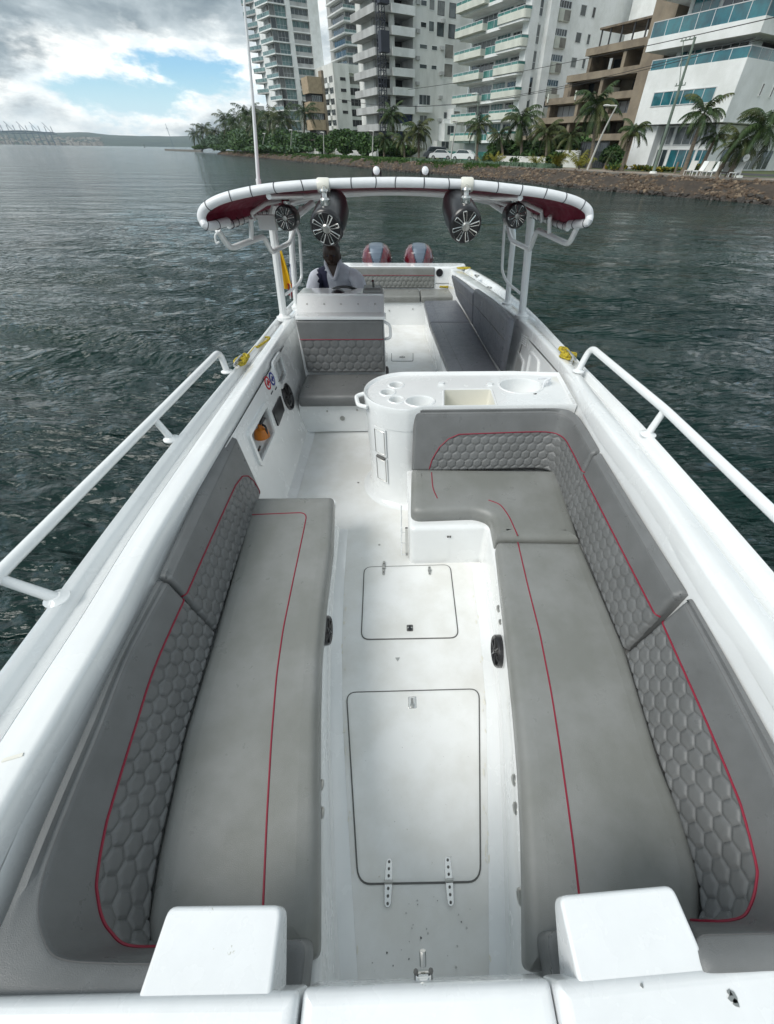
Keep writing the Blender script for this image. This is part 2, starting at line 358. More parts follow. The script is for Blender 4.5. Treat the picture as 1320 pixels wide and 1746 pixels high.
# ------------------------------------------------------------------ water
ZW = -.35
def water():
    rr = [0.0]; r = .6
    while r < 7000: rr.append(r); r *= 1.0135 if r < 80 else (1.03 if r < 400 else 1.15)
    th = []; a = -PI
    while a < PI-1e-6:
        th.append(a); a += rad(.55) if abs(a) < rad(62) else rad(2.5)
    th = np.array(th); rr = np.array(rr[1:]); n, m = len(rr), len(th)
    Rg, Th = np.meshgrid(rr, th, indexing='ij'); X = Rg*np.sin(Th)+CAM.x; Y = Rg*np.cos(Th); Z = np.zeros_like(X)
    space = np.maximum(Rg*.0135, Rg*rad(.55))
    for k in range(150):
        lam = .16*(10**rng.random()); ang = rad(-8)+rng.normal(0, .42); kx, ky = math.sin(ang)*2*PI/lam, -math.cos(ang)*2*PI/lam
        A = .0042*lam**.66*(.4+rng.random()); ph = rng.random()*2*PI
        fade = np.clip(lam/(space*2.6)-1, 0, 1)
        q = np.sin(kx*X+ky*Y+ph); Z += A*fade*(q+.35*np.cos(2*(kx*X+ky*Y+ph)))
    Z += ZW
    verts = np.stack([X, Y, Z], -1).reshape(-1, 3).tolist(); faces = []
    for i in range(n-1):
        b = i*m
        faces += [(b+j, b+(j+1) % m, b+m+(j+1) % m, b+m+j) for j in range(m)]
    faces.append(tuple(range(m-1, -1, -1)))
    me = bpy.data.meshes.new('water'); me.from_pydata(verts, [], faces); me.polygons.foreach_set('use_smooth', [True]*len(faces)); me.update()
    mw = bpy.data.materials.new('harbour water'); mw.use_nodes = True; t = mw.node_tree; n_ = t.nodes; l = t.links
    b = n_['Principled BSDF']; b.inputs['Roughness'].default_value = .09; b.inputs['IOR'].default_value = 1.33
    c = n_.new('ShaderNodeTexCoord')
    def nz(sc, det, stretch, rough=.6, ty='n'):
        mp = n_.new('ShaderNodeMapping'); mp.inputs['Scale'].default_value = stretch; mp.inputs['Rotation'].default_value = (0, 0, rad(8)); l.new(c.outputs['Object'], mp.inputs[0])
        q = n_.new('ShaderNodeTexNoise'); q.inputs['Scale'].default_value = sc; q.inputs['Detail'].default_value = det; q.inputs['Roughness'].default_value = rough; q.inputs['Distortion'].default_value = .4
        l.new(mp.outputs[0], q.inputs[0]); return q.outputs[0]
    mr = n_.new('ShaderNodeMapRange'); mr.inputs[1].default_value = .35; mr.inputs[2].default_value = .65; l.new(nz(.035, 3, (1, 1, 1)), mr.inputs[0])
    mx = n_.new('ShaderNodeMix'); mx.data_type = 'RGBA'; mx.inputs[6].default_value = (.0015, .014, .015, 1); mx.inputs[7].default_value = (.004, .026, .015, 1)
    l.new(mr.outputs[0], mx.inputs[0]); l.new(mx.outputs[2], b.inputs['Base Color'])
    b1 = n_.new('ShaderNodeBump'); b1.inputs['Strength'].default_value = 1; b1.inputs['Distance'].default_value = .034; l.new(nz(6.5, 5, (.5, 1, 1)), b1.inputs['Height'])
    b2 = n_.new('ShaderNodeBump'); b2.inputs['Strength'].default_value = 1; b2.inputs['Distance'].default_value = .13; l.new(nz(1.3, 5, (.45, 1, 1)), b2.inputs['Height']); l.new(b1.outputs[0], b2.inputs['Normal'])
    b3 = n_.new('ShaderNodeBump'); b3.inputs['Strength'].default_value = 1; b3.inputs['Distance'].default_value = 1.1; l.new(nz(.28, 6, (.4, 1, 1), .7), b3.inputs['Height']); l.new(b2.outputs[0], b3.inputs['Normal'])
    l.new(b3.outputs[0], b.inputs['Normal'])
    me.materials.append(mw); o = bpy.data.objects.new('water', me); COL.objects.link(o); tag(o, kind='structure')
water()

# ------------------------------------------------------------------ land and seawall
S_END = 285
def bank_off(s):      # small wander of the bank line, and the point where the land ends
    w = .5*math.sin(s*.13)+.3*math.sin(s*.31+1)
    if s > 250: w += ((s-250)/35)**2*7
    return w
def land():
    ss = [-160, -80, -30, 0]+list(range(6, 290, 6)); n = len(ss); cols = [2.6, 5.5, 9, 24, 60, 140, 420]; vs = []; fs = []
    for s in ss:
        for k, t in enumerate(cols): vs.append(W(s, t+bank_off(s)*(1 if k < 3 else .3), .84 if k else .80))
    m = len(cols)
    for i in range(n-1):
        for j in range(m-1): fs.append((i*m+j, i*m+j+1, (i+1)*m+j+1, (i+1)*m+j))
    mb = MB().add(vs, fs); o = mb.build('ground', M['grass']); tag(o, kind='structure')
    mb = MB(); r0 = []
    for s in ss: w = bank_off(s); r0.append([W(s, 17.3+w*.3, .846), W(s, 11.3+w*.3, .846)])
    for i in range(len(ss)-1): mb.add([r0[i][0], r0[i][1], r0[i+1][1], r0[i+1][0]], [(0, 1, 2, 3)])
    o = mb.build('road', M['road']); tag(o, kind='structure')
    mb = MB()
    for i in range(len(ss)-1):
        if ss[i] > 60: break
        a, b = ss[i], ss[i+1]; mb.hexa([W(a, 3.5+bank_off(a), .80), W(a, 8+bank_off(a), .80), W(b, 8+bank_off(b), .80), W(b, 3.5+bank_off(b), .80)],
            [W(a, 3.5+bank_off(a), .852), W(a, 8+bank_off(a), .852), W(b, 8+bank_off(b), .852), W(b, 3.5+bank_off(b), .852)])
    o = mb.build('promenade', M['pave']); tag(o, kind='structure')
    # sloped earth bank below the kerb, and the kerb itself
    mb = MB(); rings = []
    ss2 = [-160, -80, -30]+list(np.arange(0, 291, 2.5))
    for s in ss2:
        w = bank_off(s); rings.append([W(s, -1.2+w, -1.6), W(s, -.35+w, -.45), W(s, .55+w+.2*math.sin(s*1.7), .05), W(s, 1.6+w+.25*math.sin(s*.9), .52), W(s, 2.7+w, .8)])
    mb.loft(rings, closed=False, caps=(False, False)); wall = mb.build('seawall', M['dirt'], smooth=True); tag(wall, kind='structure')
    mb = MB(); rings = []
    for s in ss2:
        w = bank_off(s); t = [2.55+w, 2.95+w]; z1 = .87 if s < 50 else .9
        rings.append([W(s, t[0], .6), W(s, t[0], z1), W(s, t[1], z1), W(s, t[1], .6)])
    mb.loft(rings); mb.build('kerb', M['kerb'], wall)
    # stones: big near ones are single objects, the rest one mass
    def rock(r):
        bm = bmesh.new(); bmesh.ops.create_icosphere(bm, subdivisions=1, radius=r)
        for v in bm.verts: v.co *= random.uniform(.7, 1.2); v.co.z *= .7
        me = bpy.data.meshes.new('stone'); bm.to_mesh(me); bm.free(); return me
    protos = []
    for k in range(9):
        me = rock(1); me.materials.append([M['stone'], M['stone'], M['stone2'], M['stone3'], M['stone']][k % 5]); protos.append(me)
    cnt = 0
    for k in range(260):
        s = 12+48*((k+.5)/260)**1.2+random.uniform(-.5, .5); f = random.random(); w = bank_off(s)
        t = -.5+3.1*f+w; z = -.42+1.2*f
        r = random.uniform(.14, .34)*(1 if f < .85 else .7)
        me = protos[3] if f < .2 else random.choice(protos)
        o = bpy.data.objects.new('stone', me); COL.objects.link(o); o.parent = wall; o.location = W(s, t, z); o.scale = (r*random.uniform(.9, 1.6), r, r*random.uniform(.7, 1.1))
        o.rotation_euler = (random.uniform(-.5, .5), random.uniform(-.5, .5), random.uniform(0, 6.28)); cnt += 1
    mb = MB(); base = [([tuple(v.co) for v in p.vertices], [tuple(f.vertices) for f in p.polygons]) for p in protos]
    for k in range(8000):
        s = random.uniform(8, 60) if k < 3600 else 60+225*random.random()**1.4; f = random.random(); w = bank_off(s); t = -.6+3.1*f+w; z = -.46+1.24*f; r = random.uniform(.09, .24)*(1+max(0, s-60)/260)
        q = random.randrange(9); vs, fs = base[q]; a = random.uniform(0, 6.28); ca, sa = math.cos(a)*r, math.sin(a)*r; p = W(s, t, z)
        mi = 2 if f < .22 else (1 if random.random() < .22 else 0)
        mb.add([(p.x+v[0]*ca-v[1]*sa, p.y+v[0]*sa+v[1]*ca, p.z+v[2]*r) for v in vs], fs, mi)
    o = mb.build('small_stones', [M['stone'], M['stone2'], M['stone3']], wall); tag(o, kind='stuff')
land()

# ------------------------------------------------------------------ buildings (t inland, s along the bank, z up)
class TB(MB):
    def build(s, name, mat, parent=None, **k):
        s.v = [tuple(W(p[1], p[0], p[2])) for p in s.v]; return MB.build(s, name, mat, parent, **k)
def bld(s, t, label, cat='building', name='apartment_building'):
    p = W(s, t, .88); return empty(name, p, SHR, label, cat)
def win(parent, face, at, a0, a1, z0, z1, glass='glass', frame='frame', n=1, d=.12, name='window', sill=False, hbar=False):
    """face 'w': water side, plane t=at, a runs along s; face 'n': near side, plane s=at, a runs along t. frame proud of wall, pane recessed"""
    if a0 > a1: a0, a1 = a1, a0
    if z0 > z1: z0, z1 = z1, z0
    def bx(mb, u0, u1, w0, w1, d0, d1, mi=0):
        if face == 'w': mb.box((at-d1, u0, w0), (at-d0, u1, w1), mi)
        else: mb.box((u0, at-d1, w0), (u1, at-d0, w1), mi)
    if glass == 'glass': glass = random.choice(['glass', 'glass', 'glass', 'glassb', 'glassc', 'curtain2'])
    f = .06; mb = TB()
    bx(mb, a0-f, a1+f, z0-f, z0, -.05, .06); bx(mb, a0-f, a1+f, z1, z1+f, -.05, .06); bx(mb, a0-f, a0, z0, z1, -.05, .06); bx(mb, a1, a1+f, z0, z1, -.05, .06)
    for k in range(1, n): u = a0+(a1-a0)*k/n; bx(mb, u-.035, u+.035, z0, z1, -.03, .045)
    if hbar: bx(mb, a0, a1, z0+(z1-z0)*.4-.03, z0+(z1-z0)*.4+.03, -.03, .05)
    if sill: bx(mb, a0-.12, a1+.12, z0-f-.08, z0-f, -.05, .14)
    o = mb.build(name, M[frame], parent)
    mb = TB(); bx(mb, a0, a1, z0, z1, -.2, .012); mb.build('pane', M[glass], o)
    return o
def part(parent, name, boxes, m, **k):
    mb = TB()
    for b in boxes: mb.box(b[0], b[1])
    return mb.build(name, M[m] if isinstance(m, str) else m, parent, **k)
def rail(parent, pts, z0, h, glass='green', name='balcony_rail'):   # glass balustrade along (t,s) points with a top bar
    mb = TB()
    for (t0, s0), (t1, s1) in zip(pts[:-1], pts[1:]):
        d = V((t1-t0, s1-s0)); nn = V((-d.y, d.x)).normalized()*.03
        mb.hexa([(t0-nn.x, s0-nn.y, z0), (t1-nn.x, s1-nn.y, z0), (t1+nn.x, s1+nn.y, z0), (t0+nn.x, s0+nn.y, z0)], [(t0-nn.x, s0-nn.y, z0+h-.06), (t1-nn.x, s1-nn.y, z0+h-.06), (t1+nn.x, s1+nn.y, z0+h-.06), (t0+nn.x, s0+nn.y, z0+h-.06)])
    o = mb.build(name, M[glass], parent)
    mb = TB()
    for (t0, s0), (t1, s1) in zip(pts[:-1], pts[1:]):
        d = V((t1-t0, s1-s0)); nn = V((-d.y, d.x)).normalized()*.05
        mb.hexa([(t0-nn.x, s0-nn.y, z0+h-.06), (t1-nn.x, s1-nn.y, z0+h-.06), (t1+nn.x, s1+nn.y, z0+h-.06), (t0+nn.x, s0+nn.y, z0+h-.06)], [(t0-nn.x, s0-nn.y, z0+h), (t1-nn.x, s1-nn.y, z0+h), (t1+nn.x, s1+nn.y, z0+h), (t0+nn.x, s0+nn.y, z0+h)])
        n = max(1, int(d.length/1.6))
        for k in range(n+1): t = t0+(t1-t0)*k/n; q = s0+(s1-s0)*k/n; mb.box((t-.035, q-.035, z0), (t+.035, q+.035, z0+h))
    mb.build('top_bar', M['frame'], o)
    return o

def villa():      # A: modern white building, right edge of the picture
    T = 15; s0, s1 = 33.1, 43.7
    b = bld(38, 24, 'white modern building with teal strip window and glass terraces behind leaning palms', name='white_villa')
    zs = lambda x, y: ont(x, y, T)[1]
    part(b, 'ground_floor_wall', [((T+1.6, s0+1.2, .8), (T+19, s1-.3, 4.55)), ((T+.6, s1-2.9, .8), (T+1.7, s1, 4.55))], 'w1')
    part(b, 'upper_block', [((T, s0, 4.62), (T+20, s1, 8.85))], 'w1')
    part(b, 'terrace_storey', [((T+2.2, s0+1.5, 8.86), (T+19, s1-1.2, 11.4))], 'w1')
    part(b, 'roof_slab', [((T-.3, s0-.4, 10.25), (T+20, s1+.9, 11.2))], 'w1')
    part(b, 'upper_storey', [((T+2.0, s0+1.3, 11.2), (T+19, s1-1.2, 14.4))], 'w1')
    part(b, 'top_slab', [((T-.2, s0-.3, 13.75), (T+20, s1+.8, 15.2))], 'w1')
    part(b, 'stair_tower', [((T+3, s1+1.0, .8), (T+8, s1+4.0, 17))], 'brown2')
    a, c = ont(1112, 175, T), ont(1218, 160, T)
    win(b, 'w', T, c[0], a[0], a[1]-.28, a[1]+.72, 'teal', 'frame', n=6)
    for (xa, xb) in ((s1-2.6, s1-1.2), ): pass
    # ground floor windows, two rows between white piers
    e = T+1.6
    for (sa, sb, n) in ((39.3, 42.2-1.6, 2), (35.9, 38.9, 3), (34.5, 35.6, 2)):
        win(b, 'w', e, sa, sb, 1.0, 2.55, 'teal' if sa < 39 else 'glass', 'frame', n=n); win(b, 'w', e, sa, sb, 3.0, 4.4, 'glass', 'frame', n=n)
    for k, t in enumerate((T+4, T+6.6, T+9.2, T+12)):
        win(b, 'n', s0+1.2, t, t+2.2, 1.0, 2.6, 'glass', 'frame', n=2)
    for t in (T+4.2, T+6.2, T+8.2): win(b, 'n', s0, t, t+.28, 6.6, 7.4, 'glass', 'w1')
    e = T+2.2
    for (sa, sb, n) in ((39.6, 41.9, 3), (34.9, 39.2, 5)): win(b, 'w', e, sa, sb, 8.95, 10.15, 'teal' if sa > 39 else 'glass', 'frame', n=n)
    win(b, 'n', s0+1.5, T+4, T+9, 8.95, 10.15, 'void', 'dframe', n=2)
    e = T+2.0
    for (sa, sb, n) in ((39.2, 42.0, 3), (34.9, 38.8, 4)): win(b, 'w', e, sa, sb, 11.3, 13.6, 'teal' if sa > 38.9 else 'glass', 'frame', n=n)
    win(b, 'n', s0+1.3, T+3, T+8, 11.3, 13.6, 'teal', 'frame', n=4)
    rail(b, [(T+.1, s1-.1), (T+.1, s0+.1), (T+19, s0+.1)], 8.86, .75, 'teal', 'terrace_rail')
    rail(b, [(T-.2, s1+.8), (T-.2, s0-.3), (T+19, s0-.3)], 11.2, 1.1, 'teal', 'terrace_rail')
    part(b, 'garden_wall', [((T-.8, s1+.1, .8), (T-.5, s1+2.6, 2.0))], 'w2')
villa()

def terraces():   # B: brown stone building stepping back towards the top
    T = 26; b = bld(61, 30, 'brown stone terraced building with deep open balconies stepping up to the right')
    s0 = 47.5
    Zs = [(.85, 0, 78), (4.1, 73, 4.1), (6.05, 77.3, 0), (7.95, 71.5, 0), (10.05, 69.5, 0), (12.1, 64, 0)]
    fl = [.88, 3.9, 6.0, 8.2, 10.5, 12.9]; ends = [76, 77.6, 72.5, 71.5, 67.5, 64.5]
    part(b, 'core_wall', [((T+4, s0, .8), (T+17, ends[1], 6)), ((T+4, s0, 6), (T+17, 72, 10.5)), ((T+4, s0, 10.5), (T+17, 63, 13.0))], 'brown2')
    for i in range(1, 6):
        z = fl[i]; e = ends[i]
        part(b, 'terrace_slab', [((T, s0, z-.3), (T+4.2, e, z+.22)), ((T-.12, s0, z-.3), (T+.1, e+.1, z+.42))], 'brown2')
    for i in range(0, 5):
        e = ends[i+1]; z0, z1 = fl[i]+(.22 if i else 0), fl[i+1]-.3; k = 0; s = e-.5
        while s > s0+1:
            part(b, 'pier', [((T+.15, s-.55, z0), (T+3.9, s, z1))], 'brown2' if k % 2 else 'brown'); s -= 6.2; k += 1
    for (sa, sb) in ((66.5, 70.6), (60.5, 64.6), (55.4, 58.8)): win(b, 'w', T+2.0, sb, sa, 6.5, 7.75, 'curtain', 'dframe', n=3); part(b, 'bay_wall', [((T+2.1, sa-.6, 6.2), (T+3.9, sb+.6, 7.9))], 'brown2')
    for (sa, sb, z) in ((70.5, 74, 4.4), (63, 67, 4.4), (56, 58, 4.4), (65.5, 67.5, 8.9), (60.8, 62.3, 9.1), (54, 58, 8.7), (58.5, 62.5, 11.0), (52, 57, 11.0)):
        win(b, 'w', T+3.98, sa, sb, z, z+1.3, 'glass', 'dframe', n=2)
    for s in (70.8, 64.7, 58.5): part(b, 'balcony_divider', [((T-.3, s, 8.2), (T+2, s+.25, 9.2))], 'bal')
    part(b, 'end_wall', [((T-.5, s0-3.6, .8), (T+17, s0, 14.6))], 'brown')
    win(b, 'w', T-.5, 44.9, 46.1, 3.4, 5.6, 'glass', 'dframe')
    part(b, 'penthouse_wall', [((T+2, 48, 13.1), (T+14, 55, 16.2)), ((T-.3, 44, 14.6), (T+6, 50, 17.5))], 'brown')
    part(b, 'planter', [((T-.6, 45, 14.6), (T-.1, 51, 15.1))], 'brown')
    part(b, 'pergola_roof', [((T+.6, 55, 15.0), (T+6, 63.5, 15.2))], 'brown')
    for s in (55.6, 57.6, 59.6, 61.6, 63.2): part(b, 'pergola_post', [((T+.8, s-.08, 13.1), (T+.96, s+.08, 15.0))], 'dframe')
    # more of the same building above the white one's roof line
terraces()

def cream_block():    # C: white block with cream balconies and green glass
    T = 25; s0, s1 = 78.5, 98.0
    b = bld(88, 38, 'white apartment block with cream balconies and green glass railings on every floor')
    zs = [3.75, 6.56, 9.24, 12.2, 15.05, 18.0, 21.0, 24.0]
    part(b, 'wall', [((T+3.2, s0+.6, .8), (T+26, s1, 27)), ((T+1.0, s0, .8), (T+2.8, s0+1.6, 27)), ((T+4.6, s0-.5, .8), (T+6.4, s0+.7, 27))], 'w1')
    for i, z in enumerate(zs):
        part(b, 'floor_slab', [((T+.7, s0+.2, z-.34), (T+3.3, s1+.4, z+.04))], 'w1')
        P = [(T-.1, s0+1.8), (T+.5, s0-.1)]
        mb = TB(); slab(mb, rpoly([(T-.3, s0+.0), (T+1.2, s0-.2), (T+1.2, s0+7.2), (T-.3, s0+7.2)], .5), z-.02, z+.86, .02, 1); mb.build('balcony_front', M['bal'], b)
        mb = TB(); slab(mb, rpoly([(T-.15, s0+.15), (T+1.1, s0-.05), (T+1.1, s0+7.0), (T-.15, s0+7.0)], .5), z-.32, z-.03, .02, 1); mb.build('balcony_underside', M['w1'], b)
        mb = TB(); slab(mb, rpoly([(T-.3, s0+11.3), (T+1.2, s0+11.3), (T+1.2, s1+.8), (T-.3, s1+.8)], .15), z-.02, z+.80, .02, 1); mb.build('balcony_front', M['bal'], b)
        rail(b, [(T-.2, s0+7.1), (T-.2, s0+.2), (T+1.1, s0-.1)], z+.86, .38); rail(b, [(T-.2, s1+.7), (T-.2, s0+11.4)], z+.80, .42)
        rail(b, [(T+.75, s0+11.2), (T+.75, s0+7.3)], z+.04, .95)
        win(b, 'w', T+3.2, s0+1.9, s0+6.6, z+.15, z+2.3, 'glass', 'frame', n=5, hbar=True); win(b, 'w', T+3.2, s0+7.4, s0+11.0, z+.1, z+2.4, 'pgreen', 'frame', n=4)
        win(b, 'w', T+3.2, s0+11.6, s1-.8, z+.15, z+2.3, 'glass', 'frame', n=5)
        # near side face: stair windows, grilled bays, small windows
        win(b, 'n', s0+.6, T+3.25, T+3.85, z+.5, z+2.5, 'glass', 'frame', n=1, hbar=True)
        win(b, 'n', s0+.6, T+7.1, T+9.9, z+1.75, z+2.45, 'glass', 'frame', n=5)
        part(b, 'laundry_bay', [((T+7.3, s0+.25, z+.3), (T+9.8, s0+.65, z+1.6))], 'bal')
        part(b, 'louvre', [((T+8.4, s0+.19, z+.4), (T+9.7, s0+.24, z+1.5))], 'conc')
        win(b, 'n', s0+.6, T+12.2, T+13.4, z+1.3, z+2.4, 'glass', 'frame', n=1); win(b, 'n', s0+.6, T+15.0, T+15.6, z+1.3, z+2.4, 'glass', 'frame')
    part(b, 'roof_slab', [((T-.2, s0-.4, 27), (T+26.2, s1+.6, 27.6))], 'w1')
    part(b, 'podium', [((T-1.5, s0+3, .8), (T+1, s1+1, 2.1))], 'green')
cream_block()
part_b = bld(92, 60, 'white top floors with teal windows showing above the pergola behind the brown building')
part(part_b, 'wall', [((48, 66, .8), (66, 78, 22.2)), ((49, 66.5, 22.2), (64, 78, 25))], 'w1')
for t in (50, 53.5, 57): win(part_b, 'n', 66, t, t+2.6, 19.2, 21.2, 'teal', 'frame', n=3)
rail(part_b, [(48.1, 66.1), (66, 66.1)], 22.2, .9, 'teal')

def white_tower():    # D: pale tower with a gutted balcony bay and a construction hoist
    S = 120; T = 19.6; b = bld(S+8, T+11, 'weathered white tower with dark gutted balcony bays and a builders hoist on its corner')
    fl = [2.9+3.0*i for i in range(0, 11)]
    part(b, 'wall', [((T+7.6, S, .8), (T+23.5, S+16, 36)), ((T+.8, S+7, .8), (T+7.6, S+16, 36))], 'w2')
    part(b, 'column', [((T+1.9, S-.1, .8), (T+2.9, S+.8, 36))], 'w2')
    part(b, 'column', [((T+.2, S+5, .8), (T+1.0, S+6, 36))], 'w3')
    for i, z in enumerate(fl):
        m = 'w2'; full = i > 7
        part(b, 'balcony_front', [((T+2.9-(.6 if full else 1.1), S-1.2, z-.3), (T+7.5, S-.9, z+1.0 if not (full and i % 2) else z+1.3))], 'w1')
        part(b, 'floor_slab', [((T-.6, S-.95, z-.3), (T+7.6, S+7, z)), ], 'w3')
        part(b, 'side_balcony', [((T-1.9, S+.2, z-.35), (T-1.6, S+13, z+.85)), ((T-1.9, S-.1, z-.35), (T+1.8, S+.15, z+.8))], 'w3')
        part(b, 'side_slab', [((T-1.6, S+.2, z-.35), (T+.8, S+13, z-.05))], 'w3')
        if i < 2: win(b, 'n', S+.4, T+3.0, T+7.5, z+1.0, z+2.65, 'bluenet', 'dframe', n=4); win(b, 'n', S+2, T-.2, T+1.8, z+1.0, z+2.65, 'bluenet', 'dframe', n=2)
        else:
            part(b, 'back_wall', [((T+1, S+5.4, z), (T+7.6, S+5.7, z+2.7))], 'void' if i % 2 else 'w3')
            if i % 2 == 0: win(b, 'n', S+5.4, T+3.4, T+7, z+.2, z+2.3, 'glass', 'dframe', n=3)
        if i > 5:
            win(b, 'n', S, T+9.6, T+11.0, z+1.5, z+2.2, 'glass', 'w1'); win(b, 'n', S, T+11.7, T+13, z+1.1, z+2.5, 'glass', 'w1'); win(b, 'n', S, T+13.9, T+15.6, z+.6, z+2.5, 'glass', 'dframe'); win(b, 'n', S, T+17, T+18.7, z+.5, z+2.5, 'glass', 'dframe')
        elif i > 3:
            win(b, 'n', S, T+9.4, T+11.3, z+1.4, z+2.0, 'glass', 'w1'); win(b, 'n', S, T+12.6, T+14, z+1.4, z+2.0, 'glass', 'w1'); win(b, 'n', S, T+16.2, T+18.5, z+.4, z+2.5, 'conc', 'w1')
    for z in (2.6, 5.7): part(b, 'curved_balcony', [((T+7.8, S-1.6, z), (T+10.6, S+.1, z+1.1)), ((T+15.8, S-1.4, z+1.2), (T+18.5, S+.1, z+2.4))], 'w1'); win(b, 'n', S, T+9.6, T+11.6, z+1.3, z+2.8, 'glass', 'frame', n=2); win(b, 'n', S, T+16.6, T+18.4, z+2.5, z+3.6, 'glass', 'frame', n=2)
    part(b, 'curved_balcony', [((T+8.4, S-1.4, 9.0), (T+12.4, S+.1, 10.3))], 'w1'); win(b, 'n', S, T+9.4, T+12.4, 10.4, 12.0, 'glass', 'frame', n=3)
    for k in range(16): z = 3.6+2.2*k*.9; part(b, 'air_conditioner', [((T+(8.3 if k % 2 else 14.9), S-.5, z), (T+(9.2 if k % 2 else 15.8), S-.02, z+.6))], 'w3')
    # stepped lower white wing with box balconies in front of the tower's right side
    mb = TB()
    o = part(b, 'lower_wing', [((T+13, S-3, .8), (T+20, S+.05, 4.0)), ((T+15.2, S-3, 4.0), (T+20, S+.05, 7.2)), ((T+17.6, S-3, 7.2), (T+20, S+.05, 9.9))], 'w1')
    win(b, 'n', S-3, T+14.4, T+16.6, 2.6, 3.9, 'glass', 'frame', n=2); win(b, 'n', S-3, T+16, T+17.9, 5.2, 6.8, 'glass', 'frame', n=2); win(b, 'n', S-3, T+17.8, T+19.4, 7.9, 9.4, 'conc', 'frame')
    h = TB()
    for (dx, dy) in ((0, 0), (1.3, 0), (0, 1.3), (1.3, 1.3)): h.box((T-2.2+dx, S-3+dy, .8), (T-2.05+dx, S-2.85+dy, 36))
    for k in range(36):
        z = 1+k; h.box((T-2.2, S-3, z), (T-.75, S-2.9, z+.12)); h.box((T-2.2, S-3, z), (T-2.1, S-1.6, z+.12))
        h.hexa([(T-2.2, S-2.96, z), (T-2.05, S-2.96, z), (T-2.05, S-2.9, z), (T-2.2, S-2.9, z)], [(T-.9, S-2.96, z+1), (T-.75, S-2.96, z+1), (T-.75, S-2.9, z+1), (T-.9, S-2.9, z+1)])
    h.build('hoist_mast', M['hoist'], b)
    part(b, 'hoist_cage', [((T-2.6, S-4.6, 24), (T-.4, S-3.1, 27))], 'hoist'); part(b, 'hoist_cage', [((T-2.6, S-4.6, 17.5), (T-.6, S-3.1, 20.5))], 'hoist')
white_tower()

def low_block():      # F
    S = 200; b = bld(S+8, 45, 'six storey white block with small square windows between the tan building and the hoist')
    ta, tb = 38.0, 44.2; z1 = 24.9
    part(b, 'wall', [((ta, S, .8), (tb, S+20, z1)), ((tb, S+2, .8), (tb+14, S+20, z1-.6))], 'w2')
    for k in range(8):
        z = 2.2+2.85*k
        if k > 6: part(b, 'parapet', [((tb, S+.8, z+.6), (tb+13.4, S+2, z1))], 'w2'); continue
        if k not in (2, 3) or k == 3: win(b, 'n', S, ta+2.4, ta+4.6, z+1.35, z+2.2, 'void', 'w2')
        win(b, 'n', S+2, tb+.3, tb+5.6, z+.9, z+2.7, 'void' if k < 6 else 'conc', 'w3', n=3); win(b, 'n', S+1.9, tb+6.6, tb+12.9, z+1.15, z+2.6, 'glass' if k < 6 else 'pgreen', 'frame', n=5)
        part(b, 'balcony_front', [((tb+6.2, S-.2, z-.35), (tb+13.4, S+1.9, z+1.1))], 'w1')
        win(b, 'w', ta, S+1.2, S+5, z+1, z+2.5, 'glass', 'frame', n=2); win(b, 'w', ta, S+7, S+17, z+.9, z+2.5, 'glass', 'frame', n=4)
        part(b, 'side_balcony', [((ta-.9, S+5, z-.3), (ta-.02, S+19, z+.9))], 'w1')
    for k in range(5): part(b, 'aerial', [((ta+3+k*2.2, S+3, z1), (ta+3.06+k*2.2, S+3.06, z1+2.6+.8*(k % 2)))], 'frame')
low_block()
def tan_block():      # G
    S = 193; b = bld(S+5, 31, 'small tan brick building with dark balcony bands beside the tall left tower')
    ta, tb = 25.6, 30.6
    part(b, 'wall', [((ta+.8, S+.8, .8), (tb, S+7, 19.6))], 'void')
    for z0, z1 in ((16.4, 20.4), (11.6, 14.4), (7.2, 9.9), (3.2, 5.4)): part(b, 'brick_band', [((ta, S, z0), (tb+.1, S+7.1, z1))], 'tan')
    for z0 in (14.5, 10, 5.6): win(b, 'n', S+.78, ta+1.2, tb-.4, z0+.1, z0+1.4, 'glass', 'frame', n=5)
    part(b, 'side_pier', [((tb+.2, S-.2, .8), (tb+1.0, S+3, 22.0))], 'brown2')
tan_block()
